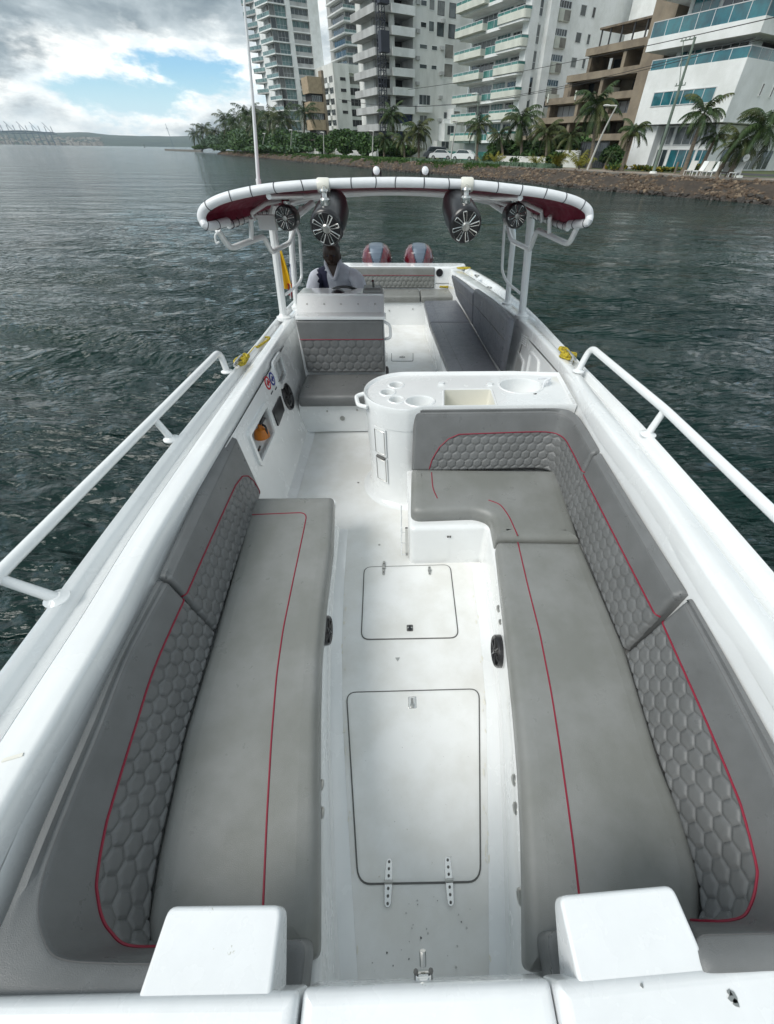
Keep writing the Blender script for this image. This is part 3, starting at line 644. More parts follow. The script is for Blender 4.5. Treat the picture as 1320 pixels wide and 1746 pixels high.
def left_tower():     # H
    S = 220; b = bld(S+8, 37, 'tall pale tower at the left with green glass balconies', name='apartment_tower')
    ta = 23.8; z1 = 58
    cut = 3.05
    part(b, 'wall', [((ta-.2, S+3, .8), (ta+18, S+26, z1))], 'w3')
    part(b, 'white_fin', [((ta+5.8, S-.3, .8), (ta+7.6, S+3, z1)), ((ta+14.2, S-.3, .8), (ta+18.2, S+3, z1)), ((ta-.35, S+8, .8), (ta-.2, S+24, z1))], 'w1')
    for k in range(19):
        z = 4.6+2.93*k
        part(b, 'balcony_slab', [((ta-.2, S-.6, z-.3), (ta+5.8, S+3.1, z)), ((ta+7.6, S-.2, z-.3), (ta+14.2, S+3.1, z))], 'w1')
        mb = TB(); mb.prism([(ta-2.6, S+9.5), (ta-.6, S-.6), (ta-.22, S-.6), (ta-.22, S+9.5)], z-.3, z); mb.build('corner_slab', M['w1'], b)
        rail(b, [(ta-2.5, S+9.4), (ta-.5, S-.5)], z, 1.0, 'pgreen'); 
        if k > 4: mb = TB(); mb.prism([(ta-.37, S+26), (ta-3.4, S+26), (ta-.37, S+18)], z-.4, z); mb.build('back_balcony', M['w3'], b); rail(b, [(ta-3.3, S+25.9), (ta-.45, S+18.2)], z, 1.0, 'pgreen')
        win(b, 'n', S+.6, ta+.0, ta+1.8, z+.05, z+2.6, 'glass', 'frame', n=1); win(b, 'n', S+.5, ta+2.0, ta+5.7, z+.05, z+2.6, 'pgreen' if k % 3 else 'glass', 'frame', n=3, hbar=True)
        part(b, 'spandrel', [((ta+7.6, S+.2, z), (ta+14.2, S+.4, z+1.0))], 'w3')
        win(b, 'n', S+.9, ta+7.8, ta+14.0, z+1.05, z+2.5, 'glass' if k % 2 else 'pgreen', 'frame', n=4)
left_tower()
def back_tower():     # E
    S = 240; b = bld(S+8, 66, 'slender white tower with rows of dark balconies behind the white block', name='apartment_tower')
    ta = 60.5; 
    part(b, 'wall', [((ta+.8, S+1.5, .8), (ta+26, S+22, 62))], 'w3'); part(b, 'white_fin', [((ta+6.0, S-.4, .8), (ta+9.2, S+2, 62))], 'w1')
    for k in range(13):
        z = 22+3.2*k
        part(b, 'balcony_front', [((ta-1, S-1.2, z-.3), (ta+6, S+1.5, z+.2)), ((ta+9.2, S-.8, z-.3), (ta+24, S+1.5, z+.15)), ((ta-1.1, S+1.6, z-.3), (ta+.7, S+18, z+.15))], 'w1')
        rail(b, [(ta-.9, S-1.1), (ta+5.9, S-1.1)], z+.2, .8, 'pgreen'); win(b, 'n', S+1.45, ta+1, ta+5.6, z+.3, z+2.6, 'glass', 'w3', n=3); win(b, 'n', S+1.45, ta+10.5, ta+15, z+.3, z+2.6, 'glass', 'frame', n=3)
        win(b, 'n', S+1.45, ta+16.5, ta+22, z+.9, z+2.4, 'glass', 'frame', n=3); win(b, 'w', ta+.8, S+3, S+16, z+.5, z+2.4, 'glass', 'w3', n=5)
    part(b, 'red_panel', [((ta+8, S-6, 22), (ta+11.5, S-2, 26.5))], 'rust')
back_tower()
fb = bld(330, 30, 'small plain grey block half hidden by trees left of the tall tower'); part(fb, 'wall', [((28, 300, .8), (44, 330, 16.5)), ((30, 302, 16.5), (36, 308, 18.5))], 'w3')
for z in (8, 11, 14): win(fb, 'n', 300, 30, 33, z, z+1.6, 'glass', 'w3'); win(fb, 'n', 300, 36, 39, z, z+1.6, 'glass', 'w3')

# ------------------------------------------------------------------ vegetation
def frond_mesh(mb, base, az, L, lift, droop, mi=0, nl=22, w=.075, rnd=random):
    n = 12; pts = []; d = V((math.cos(az), math.sin(az), 0)); p = V(base); a = lift
    for i in range(n+1):
        pts.append(p.copy()); p = p+(d*math.cos(a)+V((0, 0, 1))*math.sin(a))*(L/n); a -= droop/n*(1+.6*i/n)
    side = V((-d.y, d.x, 0))
    for i in range(n):
        r0, r1 = .03*(1-i/n)+.008, .03*(1-(i+1)/n)+.008
        mb.add([pts[i]-side*r0, pts[i]+side*r0, pts[i+1]+side*r1, pts[i+1]-side*r1], [(0, 1, 2, 3)], mi)
    for k in range(nl):
        f = .12+.86*k/nl; q = f*n; i = min(int(q), n-1); P = pts[i].lerp(pts[i+1], q-i); tg = (pts[i+1]-pts[i]).normalized()
        ll = L*.27*math.sin(PI*min(1, .18+f*.78))**.8*rnd.uniform(.8, 1.1)
        for sg in (-1, 1):
            dr = (side*sg*.75+tg*.55+V((0, 0, -.35-rnd.random()*.45))).normalized(); up = dr.cross(tg).normalized(); ww = tg*w*L/3
            Q = P+dr*ll*.55; E_ = P+dr*ll+V((0, 0, -.18*ll))
            mb.add([P-ww*.5, P+ww*.5, Q+ww*.45, Q-ww*.45, E_], [(0, 1, 2, 3), (3, 2, 4)], mi)
def palm(h, L, nf, fm, lean=(0, 0), seed=1, tr=.16, droop=1.5, dead=3, nl=22, tm='trunk', wind=0):
    """unit at origin; returns root with trunk and crown parts"""
    R_ = random.Random(seed); root = empty('palm_tree'); n = 10; tp = []
    for i in range(n+1):
        f = i/n; tp.append(V((lean[0]*f**1.6, lean[1]*f**1.6, h*f)))
    mb = MB(); mb.tube(tp, [tr*(1.5-.3*min(1, i*1.5))*(1-.45*i/n) if i else tr*1.9 for i in range(n+1)], 9); mb.build('trunk', M[tm], root, smooth=True, local=True)
    mb = MB(); top = tp[-1]
    for k in range(nf):
        az = 2.4*k+R_.uniform(-.3, .3); t = (k+.5)/nf; lift = 1.35-1.75*t+R_.uniform(-.15, .15)
        if wind: az = az+wind*math.sin(az)*-.5
        frond_mesh(mb, top+V((0, 0, R_.uniform(-.1, .15))), az, L*R_.uniform(.82, 1.08), lift, droop*R_.uniform(.7, 1.15), 0 if R_.random() > .2 else 1, nl, rnd=R_)
    mb.build('crown', [M[fm], M['f2' if fm != 'f2' else 'f1']], root, local=True)
    mb = MB()
    for k in range(dead): frond_mesh(mb, top, R_.uniform(0, 6.28), L*.75, -1.0, .7, 0, nl-6, rnd=R_)
    for k in range(5): a = R_.uniform(0, 6.28); mb.sphere((top.x+.22*math.cos(a), top.y+.22*math.sin(a), top.z-.25), .12, seg=8)
    mb.build('dry_fronds_and_nuts', M['f2'], root, local=True)
    return root
def place(root, s, t, z=.86, rz=0, sc=1, label=None, cat=None, group=None, fresh=True):
    o = root if fresh else copy_tree(root)
    o.location = W(s, t, z); o.rotation_euler = (0, 0, rz); o.scale = (sc, sc, sc); tag(o, label, cat, group); return o
def at_t(x, ybase, t, z=.9):      # bank position under image column x at inland distance t
    return ont(x, ybase, t)[0]
# individually placed palms: column x at the foot, inland t, column/row of the crown centre
PALMS = [ # x_foot, y_foot, t, x_crown, y_crown, frond, mat, n, label
 (1238, 309, 4.6, 1306, 212, 3.0, 'f1', 17, 'leaning coconut palm at the far right edge beside the round white sign'),
 (1218, 309, 4.2, 1262, 240, 2.3, 'f2', 14, 'short coconut palm with olive fronds just left of the round white sign'),
 (1163, 300, 5.2, 1202, 190, 2.5, 'f1', 15, 'coconut palm whose crown hides the white villa wall beside the utility pole'),
 (1190, 300, 6.5, 1222, 232, 1.7, 'f1', 13, 'low dark palm under the white villa overhang'),
 (1058, 294, 5.5, 1082, 222, 2.1, 'f1', 15, 'round headed palm at the left corner of the white villa'),
 (1030, 290, 7.5, 1040, 268, 1.2, 'f1', 10, 'very small palm by the pale garden wall left of the villa'),
 (1005, 285, 9.0, 1018, 178, 3.6, 'f1', 18, 'tall dark palm in front of the brown terraced building'),
 (966, 284, 10, 972, 232, 2.4, 'f2', 13, 'olive palm behind the yellow bush below the brown building'),
 (930, 281, 9.5, 932, 226, 3.3, 'f2', 15, 'wide olive palm between the cream block and the brown building'),
 (888, 280, 9.0, 888, 206, 3.6, 'f1', 18, 'tall palm in front of the right end of the cream balconies'),
 (858, 279, 9.0, 852, 232, 2.6, 'f1', 14, 'shorter palm standing just left of the tall palm by the cream block'),
 (812, 277, 4.8, 817, 214, 2.6, 'f2', 13, 'slim palm standing beside the white parked car'),
 (714, 273, 5.0, 714, 224, 3.6, 'f2', 15, 'bright palm in front of the box balconies of the white tower'),
 (690, 272, 8.0, 688, 238, 3.3, 'f2', 13, 'olive palm left of the bright palm by the white tower'),
 (672, 271, 14, 668, 196, 4.2, 'f1', 17, 'tall dark palm under the blue windows of the white tower'),
 (655, 271, 7.0, 657, 236, 3.0, 'f1', 13, 'small palm at the foot of the builders hoist'),
 (520, 262, 20, 520, 190, 5.2, 'f1', 15, 'tall palm in front of the tan brick building'),
 (478, 264, 9, 482, 205, 5.6, 'f1', 16, 'palm rising in front of the tall left tower'),
 (460, 264, 9, 462, 200, 5.2, 'f1', 16, 'palm with pale trunk left of the tall left tower'),
 (438, 262, 9, 436, 212, 5.5, 'f1', 16, 'palm just right of the white antenna'),
 (422, 262, 9, 424, 196, 6.4, 'f1', 16, 'highest palm of the grove at the antenna'),
 (402, 261, 9, 402, 208, 6.4, 'f1', 16, 'broad dark palm left of the antenna'),
 (384, 260, 8, 386, 207, 6.6, 'f1', 16, 'big palm at the left shoulder of the grove'),
 (366, 259, 7, 366, 228, 6.0, 'f2', 14, 'low palm between the lone palms and the dense grove'),
 (346, 258, 5, 348, 222, 6.6, 'f1', 15, 'second palm from the tip of the point'),
 (333, 257.5, 3.5, 333, 230, 5.6, 'f1', 15, 'palm nearest the tip of the point'),
]
for i, (xf, yf, t, xc, yc, L, fm, nf, lab) in enumerate(PALMS):
    d = sight(xf, yf); s, z = ont(xf, yf, t)
    s2, z2 = ont(xc, yc, t); h = max(1.2, z2-.86); far0 = s > 150; nf = int(nf*(1.5 if far0 else 1.35)); L = L*(1.3 if far0 else 1.05)
    # lean lies in the plane of the bank
    base = W(s, t, .86); top = W(s2, t, .86); dl = top-base; far = s > 160
    r = palm(h*.97, L*.88, nf, fm, (dl.x, dl.y), seed=i*13+5, tr=.13+.012*h+(s > 120)*.05, nl=30 if not far else 20, dead=3 if not far else 1)
    r.location = base; tag(r, lab, 'palm tree')
def leafmass(mb, c, R3, n, size, rnd, mi=0, lobes=7):
    cs = [V((rnd.uniform(-.6, .6)*R3[0], rnd.uniform(-.6, .6)*R3[1], rnd.uniform(-.3, .55)*R3[2])) for _ in range(lobes)]
    for k in range(n):
        q = rnd.choice(cs); u = V((rnd.gauss(0, 1), rnd.gauss(0, 1), rnd.gauss(0, 1))).normalized()*(rnd.random()**.4)*.58
        p = V(c)+q+V((u.x*R3[0], u.y*R3[1], u.z*R3[2]))
        if p.z < c[2]-R3[2]*.95: p.z = c[2]-R3[2]*.9*rnd.random()
        a = V((rnd.gauss(0, 1), rnd.gauss(0, 1), rnd.gauss(0, .6))).normalized(); b = a.cross(V((rnd.gauss(0, 1), rnd.gauss(0, 1), rnd.gauss(0, 1)))).normalized(); s = size*rnd.uniform(.6, 1.4)
        mb.add([p-a*s-b*s*.45, p+a*s*.2-b*s*.6, p+a*s, p+a*s*.1+b*s*.6], [(0, 1, 2, 3)], mi)
def bush(s, t, w, h, m, label, cat='bush', name='bush', n=1400, size=None, m2=None, trunk=False, d=None, z=.86):
    r = random.Random(int(s*97+t*13)); o = empty(name, W(s, t, z), SHR, label, cat); mb = MB(); zc = h*.5 if not trunk else h*.68
    R3 = ((d or w)*.5, w*.5, h*.5 if not trunk else h*.34)
    leafmass(mb, (0, 0, zc), R3, n, size or .05*w+.08, r, lobes=9)
    if m2:
        for k in range(len(mb.m)):
            if r.random() < .35: mb.m[k] = 1
    mb.build('foliage' if not trunk else 'crown', [M[m], M[m2 or m]], o, local=True)
    mb = MB()
    for k in range(5 if trunk else 4):
        a = r.uniform(0, 6.28); e = V((math.cos(a)*R3[0]*.5, math.sin(a)*R3[1]*.5, zc+R3[2]*.3))
        mb.tube([(0, 0, 0), (0, 0, zc*.4 if trunk else .05), e], [.04+.025*h, .035+.02*h, .02], 6)
    mb.build('trunk' if trunk else 'stem', M['dtrunk'], o, local=True)
    return o
# dense dark planting between the palms
B = [ # x, ytop, xwidth px, t, material, label
 (870, 232, 60, 12, 'l1', 'dark dense shrub under the tall palm by the cream block'), (925, 236, 70, 13, 'l1', 'dark dense shrub under the wide olive palm'), (985, 222, 80, 14, 'l1', 'dark thicket in front of the brown terraced building'),
 (845, 252, 40, 11, 'l1', 'dark low shrub right of the parked cars'), (955, 256, 60, 10, 'l1', 'low dark shrub behind the yellow palm clumps'), (900, 254, 60, 10, 'l1', 'low dark shrub in the middle of the black hedge'), (1050, 244, 34, 12, 'l1', 'shrub by the grey gate of the villa'),
 (685, 246, 50, 12, 'l1', 'dark shrub at the foot of the white tower'), (655, 238, 50, 14, 'l1', 'leafy shrub beneath the hoist'),
 (588, 219, 66, 14, 'l1', 'big round dark tree in front of the low white block'), (545, 222, 50, 14, 'l1', 'dark tree in front of the tan building'), (620, 226, 44, 14, 'l2', 'green tree right of the round dark tree'),
 (505, 220, 50, 12, 'l2', 'green tree at the foot of the tall left tower'), (472, 215, 50, 10, 'l2', 'mid green tree right of the antenna'), (440, 216, 50, 9, 'l1', 'dense tree behind the antenna foot'), (412, 213, 50, 8, 'l2', 'green tree in the middle of the grove'),
 (390, 210, 50, 10, 'l1', 'dark tree in the left half of the grove'), (362, 228, 36, 6, 'l3', 'pale shrub at the left end of the grove'), (376, 244, 30, 4, 'l2', 'bright shrub by the water left of the grove'), (420, 248, 60, 4.5, 'l1', 'low scrub along the bank below the grove'),
 (455, 246, 50, 4.5, 'l2', 'low scrub on the bank right of the antenna'), (495, 246, 44, 5, 'l2', 'olive scrub below the tall left tower'), (345, 246, 24, 4.5, 'l1', 'scrub under the lone palms on the point')]
for x, yt, wpx, t, m, lab in B:
    s, zt = ont(x, yt, t); sa = ont(x-wpx/2, 262, t)[0]; sb = ont(x+wpx/2, 262, t)[0]; w = abs(sa-sb); dist = (W(s, t)-CAM).length; wr = wpx/FPX*dist*.62
    h = max(1.2, zt-.86); tr = h > 5
    bush(s, t, max(w*.8, wr), h*.92, m, lab, 'tree' if tr else 'bush', 'broadleaf_tree' if tr else 'bush', n=4200, size=.028*min(w, 12)+.06, m2='l2' if m == 'l1' else 'l3', trunk=False, d=max(3, wr))
# hedges in rows
for x0, x1, t, h, m, lab in ((545, 575, 6, 3.4, 'l2', 'clipped hedge row below the tan building'), (577, 606, 6, 3.2, 'l2', 'clipped hedge row right of the lamp post by the low block'), (612, 645, 6, 3.0, 'l2', 'clipped hedge row left of the hoist')):
    sa = ont(x0, 262, t)[0]; sb = ont(x1, 262, t)[0]
    bush((sa+sb)/2, t, abs(sa-sb)*.95, h, m, lab, 'hedge', 'hedge', n=2600, size=.35, m2='l1', d=2.4)
mb = TB(); rr_ = random.Random(3)
for k in range(9000):      # sage ground cover and grass tufts along the kerb
    s = 44+rr_.random()**1.5*150; t = 3.1+bank_off(s)+rr_.random()*2.2; h = rr_.uniform(.1, .42); a = rr_.uniform(0, 3.14); c, q = math.cos(a)*.14, math.sin(a)*.14
    mb.add([(t-c, s-q, .86), (t+c, s+q, .86), (t+c*.6+rr_.uniform(-.1, .1), s+q, .86+h), (t-c*.8, s-q*.6, .86+h*.9)], [(0, 1, 2, 3)], 0 if s < 78 else 1)
for k in range(9000):
    s = 52+rr_.random()**1.2*220; f = rr_.random()**2; t = 2.6-2.0*f+bank_off(s); z0 = .80-.75*f; h = rr_.uniform(.08, .3); a = rr_.uniform(0, 3.14); c, q = math.cos(a)*.16, math.sin(a)*.16
    if noise.noise(V((s*.25, 0, 0)))+.25-f*.7 < rr_.uniform(-.1, .2): continue
    mb.add([(t-c, s-q, z0), (t+c, s+q, z0), (t+c*.6-.1, s+q, z0+h), (t-c*.8-.1, s-q*.6, z0+h*.9)], [(0, 1, 2, 3)], 1)
tag(mb.build('ground_cover', [M['l3'], M['l2']]), 'low sage and green ground cover growing along the top of the seawall', 'ground cover', kind='stuff')
for x, yt, w, t, m, lab in ((824, 262, 24, 4.2, 'f3', 'yellow palm clump beside the slim palm'), (848, 256, 30, 4.4, 'f3', 'tall yellow palm clump in front of the dark shrubs'), (918, 258, 26, 4.6, 'f3', 'arching yellow green palm clump, third from the parked cars'), (955, 252, 30, 4.4, 'f3', 'upright yellow palm clump with one bright spear'), (996, 248, 26, 4.4, 'f3', 'dense yellow palm clump beside the white street lamp'), (1052, 272, 16, 4.6, 'l2', 'small spiky shrub near the grey gate')):
    s, zt = ont(x, yt, t); h = max(.8, zt-.86); R_ = random.Random(x); o = empty('palm_clump', W(s, t, .86), 0, lab, 'palm clump'); mb = MB()
    for k in range(11): frond_mesh(mb, (0, 0, .1), R_.uniform(0, 6.28), h*1.15, R_.uniform(.9, 1.45), R_.uniform(.7, 1.4), 0, 14, w=.08, rnd=R_)
    mb.build('fronds', M[m], o, local=True)
    mb = MB(); mb.tube([(0, 0, 0), (0, 0, .4)], .08, 6); mb.build('stem', M['dtrunk'], o, local=True)
for x0, x1, t, h, lab in ((1035, 1075, 6.5, .5, 'strip of yellow flowers at the left corner of the villa lawn'), (1080, 1160, 8.2, .45, 'long strip of yellow flowers under the villa windows'), ):
    sa = ont(x0, 285, t)[0]; sb = ont(x1, 285, t)[0]; bush((sa+sb)/2, t, abs(sa-sb), h, 'l4', lab, 'flower bed', 'flower_bed', n=1500, size=.12, m2='l2', d=1.0)
sx = ont(1202, 287, 8.5)[0]; bush(sx, 8.5, 2.2, .9, 'l2', 'clipped round shrub behind the white deck chairs', n=900, size=.08, m2='l4', d=1.4)

# ------------------------------------------------------------------ street furniture
def lamp(xb, yb, xt, yt, t, lab, arm=1.2, sg=-1, r=.07, m='galv'):
    s, z = ont(xb, yb, t); s2, z2 = ont(xt, yt, t); base = W(s, t, .88); o = empty('street_lamp', base, 0, lab, 'street lamp')
    top = W(s2, t, z2); mid = base.lerp(top, .6)+(W(s, t)-W(s2, t))*.10
    mb = MB(); pts = cr([base, mid, top], 6); mb.tube(pts, [r*1.3*(1-.5*i/len(pts)) for i in range(len(pts))], 8); mb.build('pole', M[m], o, smooth=True)
    e = top+U1*-arm*sg+V((0, 0, .05)); mb = MB(); mb.tube([top, e], r*.6, 6); mb.sphere(e, r*2.2, (2, 1.2, .5), 8); mb.build('lamp_head', M['galv'], o)
lamp(1003, 284, 1052, 180, 4.0, 'white curved street lamp in front of the brown building', r=.09)
lamp(768, 272, 779, 207, 4.2, 'white street lamp standing behind the parked cars', arm=.5, r=.09)
lamp(810, 274, 816, 160, 12, 'dark double armed street lamp in front of the cream balconies', arm=1.2, r=.09, m='gpole')
lamp(447, 258, 452, 228, 4.2, 'small curved lamp post in the grove right of the antenna', r=.13); lamp(496, 260, 498, 222, 4.2, 'curved lamp post below the tall left tower', r=.13)
lamp(553, 266, 552, 226, 4.4, 'lamp post in front of the hedge below the low white block', r=.11); lamp(635, 268, 637, 224, 4.4, 'lamp post just left of the hoist foot', r=.11)
def upole():
    t = 4.5; s, z = ont(1112, 300, t); s2, z2 = ont(1186, 63, t); base = W(s, t, .88); top = W(s2, t, z2); o = empty('utility_pole', base, 0, 'leaning green grey utility pole with crossarms in front of the white villa', 'utility pole')
    mb = MB(); mb.tube([base, top], [.15, .085], 10); mb.build('pole', M['gpole'], o, smooth=True)
    mb = MB(); mb.tube([base+V((0, 0, -.05)), base+V((0, 0, .12))], [.34, .3], 10); mb.build('base', M['w1'], o)
    c = [base.lerp(top, f) for f in (.99, .68)]
    for q, L_ in zip(c, (1.25, .85)):
        mb = MB(); mb.tube([q-U1*-L_*.1, q+U1*L_], .04, 6) if q is c[0] else mb.tube([q-U1*.45, q+U1*.5], .035, 6)
        for k in range(4): p = q+U1*(L_*(.1+.28*k) if q is c[0] else (-.4+.27*k)); mb.tube([p, p+V((0, 0, .16))], .035, 6)
        mb.build('crossarm', M['gpole'], o)
    mb = MB()
    q = c[0]+U1*1.0
    mb.tube([q, c[1]+U1*.1], .03, 5); mb.build('brace', M['gpole'], o)
    mb = MB(); mb.box((-.2, -.2, 0), (.2, .2, .1))
    # cables along the bank
    w = empty('overhead_cables', c[0], 0, 'thin overhead cables running past the top of the utility pole', 'cables')
    for k in range(3):
        p0 = c[0]+U1*.3*k+V((0, 0, .17)); pts = [p0+U1*d+V((0, 0, -.02*d+.00045*d*d)) for d in np.linspace(-22, 48, 30)]
        mb = MB(); mb.tube(pts, .018, 4); mb.build('cable', M['cable'], w)
    for k in range(2):
        p0 = W(s2+10, 6+k, 8.2); pts = [W(ss, 10+k, 7.6+.0035*(ss-70)**2*.3) for ss in np.linspace(30, 125, 30)]; mb = MB(); mb.tube(pts, .022, 4); mb.build('cable', M['cable'], w)
upole()
def sign():
    t = 3.9; s, z = ont(1258, 308, t); base = W(s, t, .9); o = empty('round_sign', base, 0, 'round white sign on a thin post at the kerb in front of the villa', 'sign')
    s2, z2 = ont(1273, 269, t); top = W(s2, t, z2)
    mb = MB(); mb.tube([base, top], .025, 8); mb.build('post', M['galv'], o)
    d = (CAM-top); d.z = 0; d.normalize(); mb = MB(); mb.lathe([(0, -.01), (.21, -.01), (.21, .012), (.0, .012)], top+d*.04, d, 20); mb.build('disc', M['w1'], o)
    mb = MB(); r_ = V((-d.y, d.x, 0)); 
    for k in (-.05, .03): mb.tube([top+d*.056-r_*.12+V((0, 0, k)), top+d*.056+r_*.1+V((0, 0, k))], .009, 4)
    mb.build('printed_band', M['card'], o)
    mb = MB(); mb.box((base.x-.16, base.y-.16, .88), (base.x+.16, base.y+.16, 1.02)); mb.build('foot', M['w1'], o)
sign()
def chair(x, y, k):
    s, z = ont(x, y, 4.4); base = W(s, 4.4, .855); labs = ['grey plastic lounge chair leftmost of the row at the kerb', 'white deck chair, second of the row from the utility pole', 'grey lounge chair in the middle of the row at the kerb', 'white reclined deck chair, fourth of the row', 'dark slatted deck chair with white back, rightmost but one', 'small grey chair next to the round sign post']
    o = empty('deck_chair', base, SHR+[.2, -.3, .1, -.2, .4, 0][k], labs[k], 'deck chair', 'deck chairs along the promenade')
    m = M['galv'] if k % 2 == 0 else M['w1']; mb = MB(); mb.box((-.3, -.28, .28), (.3, .28, .33)); mb.build('seat', m if k != 4 else M['dtrunk'], o, local=True)
    mb = MB(); mb.hexa([(.27, -.27, .3), (.32, -.27, .3), (.32, .27, .3), (.27, .27, .3)], [(.52, -.27, .95), (.57, -.27, .95), (.57, .27, .95), (.52, .27, .95)]); mb.build('backrest', m, o, local=True)
    for a in (-.26, .26):
        for c in (-.26, .26): mb = MB(); mb.box((a-.025, c-.025, 0), (a+.025, c+.025, .28)); mb.build('leg', m, o, local=True)
for k, (x, y) in enumerate(((1170, 305), (1186, 303), (1198, 306), (1210, 305), (1232, 305), (1247, 309))): chair(x, y, k)
tb_ = W(ont(1150, 296, 4.6)[0], 4.6, .9); o = empty('wooden_post', tb_, 0, 'short wooden post beside the deck chairs', 'post'); mb = MB(); mb.tube([(0, 0, 0), (0, 0, .8)], .1, 8); mb.build('post_body', M['trunk'], o, local=True)
def car(x, t, body, lab, van=False, rz=0, sc=1):
    s, z = ont(x, 272, t); o = empty('parked_car', W(s, t, .89), SHR+PI/2+rz, lab, 'car', 'cars parked behind the seawall'); L_ = 4.3; Wd = .88
    prof = [(-2.15, .35), (-2.1, .75), (-1.9, .92), (-1.45, 1.0), (-.75, 1.42), (.75, 1.47), (1.35, 1.02), (2.0, .9), (2.15, .6), (2.12, .32)] if not van else [(-2.3, .35), (-2.3, 1.0), (-2.1, 1.85), (1.1, 1.9), (1.7, 1.15), (2.2, 1.0), (2.3, .4)]
    rings = [[(p[0], y, .3+(p[1]-.3)*k) for p in prof] for y, k in ((-Wd, .96), (-Wd+.12, 1), (Wd-.12, 1), (Wd, .96))]
    mb = MB(); mb.loft(rings); mb.build('body', M[body], o, smooth=True, local=True, ang=25)
    gp = [(-1.3, 1.02), (-.75, 1.38), (.7, 1.42), (1.2, 1.02)] if not van else [(-1.9, 1.15), (-1.9, 1.7), (1.05, 1.75), (1.45, 1.2)]
    for sg in (-1, 1): mb = MB(); mb.loft([[(p[0], sg*(Wd+.005), p[1]) for p in gp], [(p[0], sg*(Wd-.03), p[1]) for p in gp]]); mb.build('side_window', M['glass'], o, local=True)
    for a in (-1.35, 1.35):
        for sg in (-1, 1):
            mb = MB(); mb.lathe([(0, -.1), (.33, -.1), (.33, .1), (0, .1)], (a, sg*.82, .33), (0, 1, 0), 16); w = mb.build('wheel', M['rubber'], o, local=True)
            mb = MB(); mb.lathe([(0, -.12), (.19, -.12), (.19, .12), (0, .12)], (a, sg*.82, .33), (0, 1, 0), 10); mb.build('rim', M['steel'], w, local=True)
    for sg in (-1, 1): mb = MB(); mb.box((-2.17, sg*.7-.14, .62), (-2.08, sg*.7+.14, .76)); mb.build('headlight', M['lens'], o, local=True)
car(792, 11, 'carw', 'white parked car nearest the slim palm', rz=.5); car(752, 13, 'carw', 'white parked car half hidden by the street lamp', rz=.9); car(741, 16, 'card', 'dark parked van in the garage entrance of the white tower', van=True, rz=1.2)
# low site walls behind the hedges
gw = tag(empty('garden_wall', W(125, 9, .88), 0), 'low white garden wall behind the palms of the white tower', 'wall'); part(gw, 'wall_panel', [((9, 104, .8), (9.3, 128, 2.0))], 'w1'); part(gw, 'gate_pier', [((8.9, 103, .8), (9.5, 104, 2.5))], 'w1')
gw = tag(empty('garden_wall', W(56, 7, .88), 0), 'pale low wall beside the white street lamp', 'wall'); part(gw, 'wall_panel', [((8.5, 50.5, .8), (8.8, 60.5, 1.75))], 'w2'); part(gw, 'wall_panel', [((9.5, 46, .8), (9.8, 50, 2.4))], 'w2')
gt = tag(empty('metal_gate', W(46, 12, .88), 0), 'grey metal gate between the villa and the brown building', 'gate')
part(gt, 'gate_frame', [((12, 44.0, .8), (12.1, 44.2, 3.2)), ((12, 48.2, .8), (12.1, 48.4, 3.2)), ((12, 44.2, 3.1), (12.1, 48.2, 3.2))], 'dframe')
for k in range(11): part(gt, 'slat', [((12.02, 44.25+.36*k, .9), (12.07, 44.55+.36*k, 3.08))], 'card')
hut = tag(empty('garden_hut', W(172, 12, .88), 0), 'small pale hut with flat dark roof among the hedges', 'hut'); part(hut, 'wall', [((12, 150, .8), (15, 160, 3.9))], 'w2'); part(hut, 'roof', [((11.5, 149.5, 3.9), (15.5, 160.5, 4.15))], 'dtrunk'); win(hut, 'n', 150, 12.8, 14, 1, 3, 'void', 'w2')
hut = tag(empty('garden_hut', W(205, 12, .88), 0), 'low tan hut on the bank below the tall left tower', 'hut'); part(hut, 'wall', [((10, 196, .8), (14, 206, 4.2))], 'tan'); part(hut, 'roof', [((9.6, 195.5, 4.2), (14.4, 206.5, 4.45))], 'w3'); win(hut, 'n', 196, 11, 13, 1.6, 3.4, 'void', 'w2')

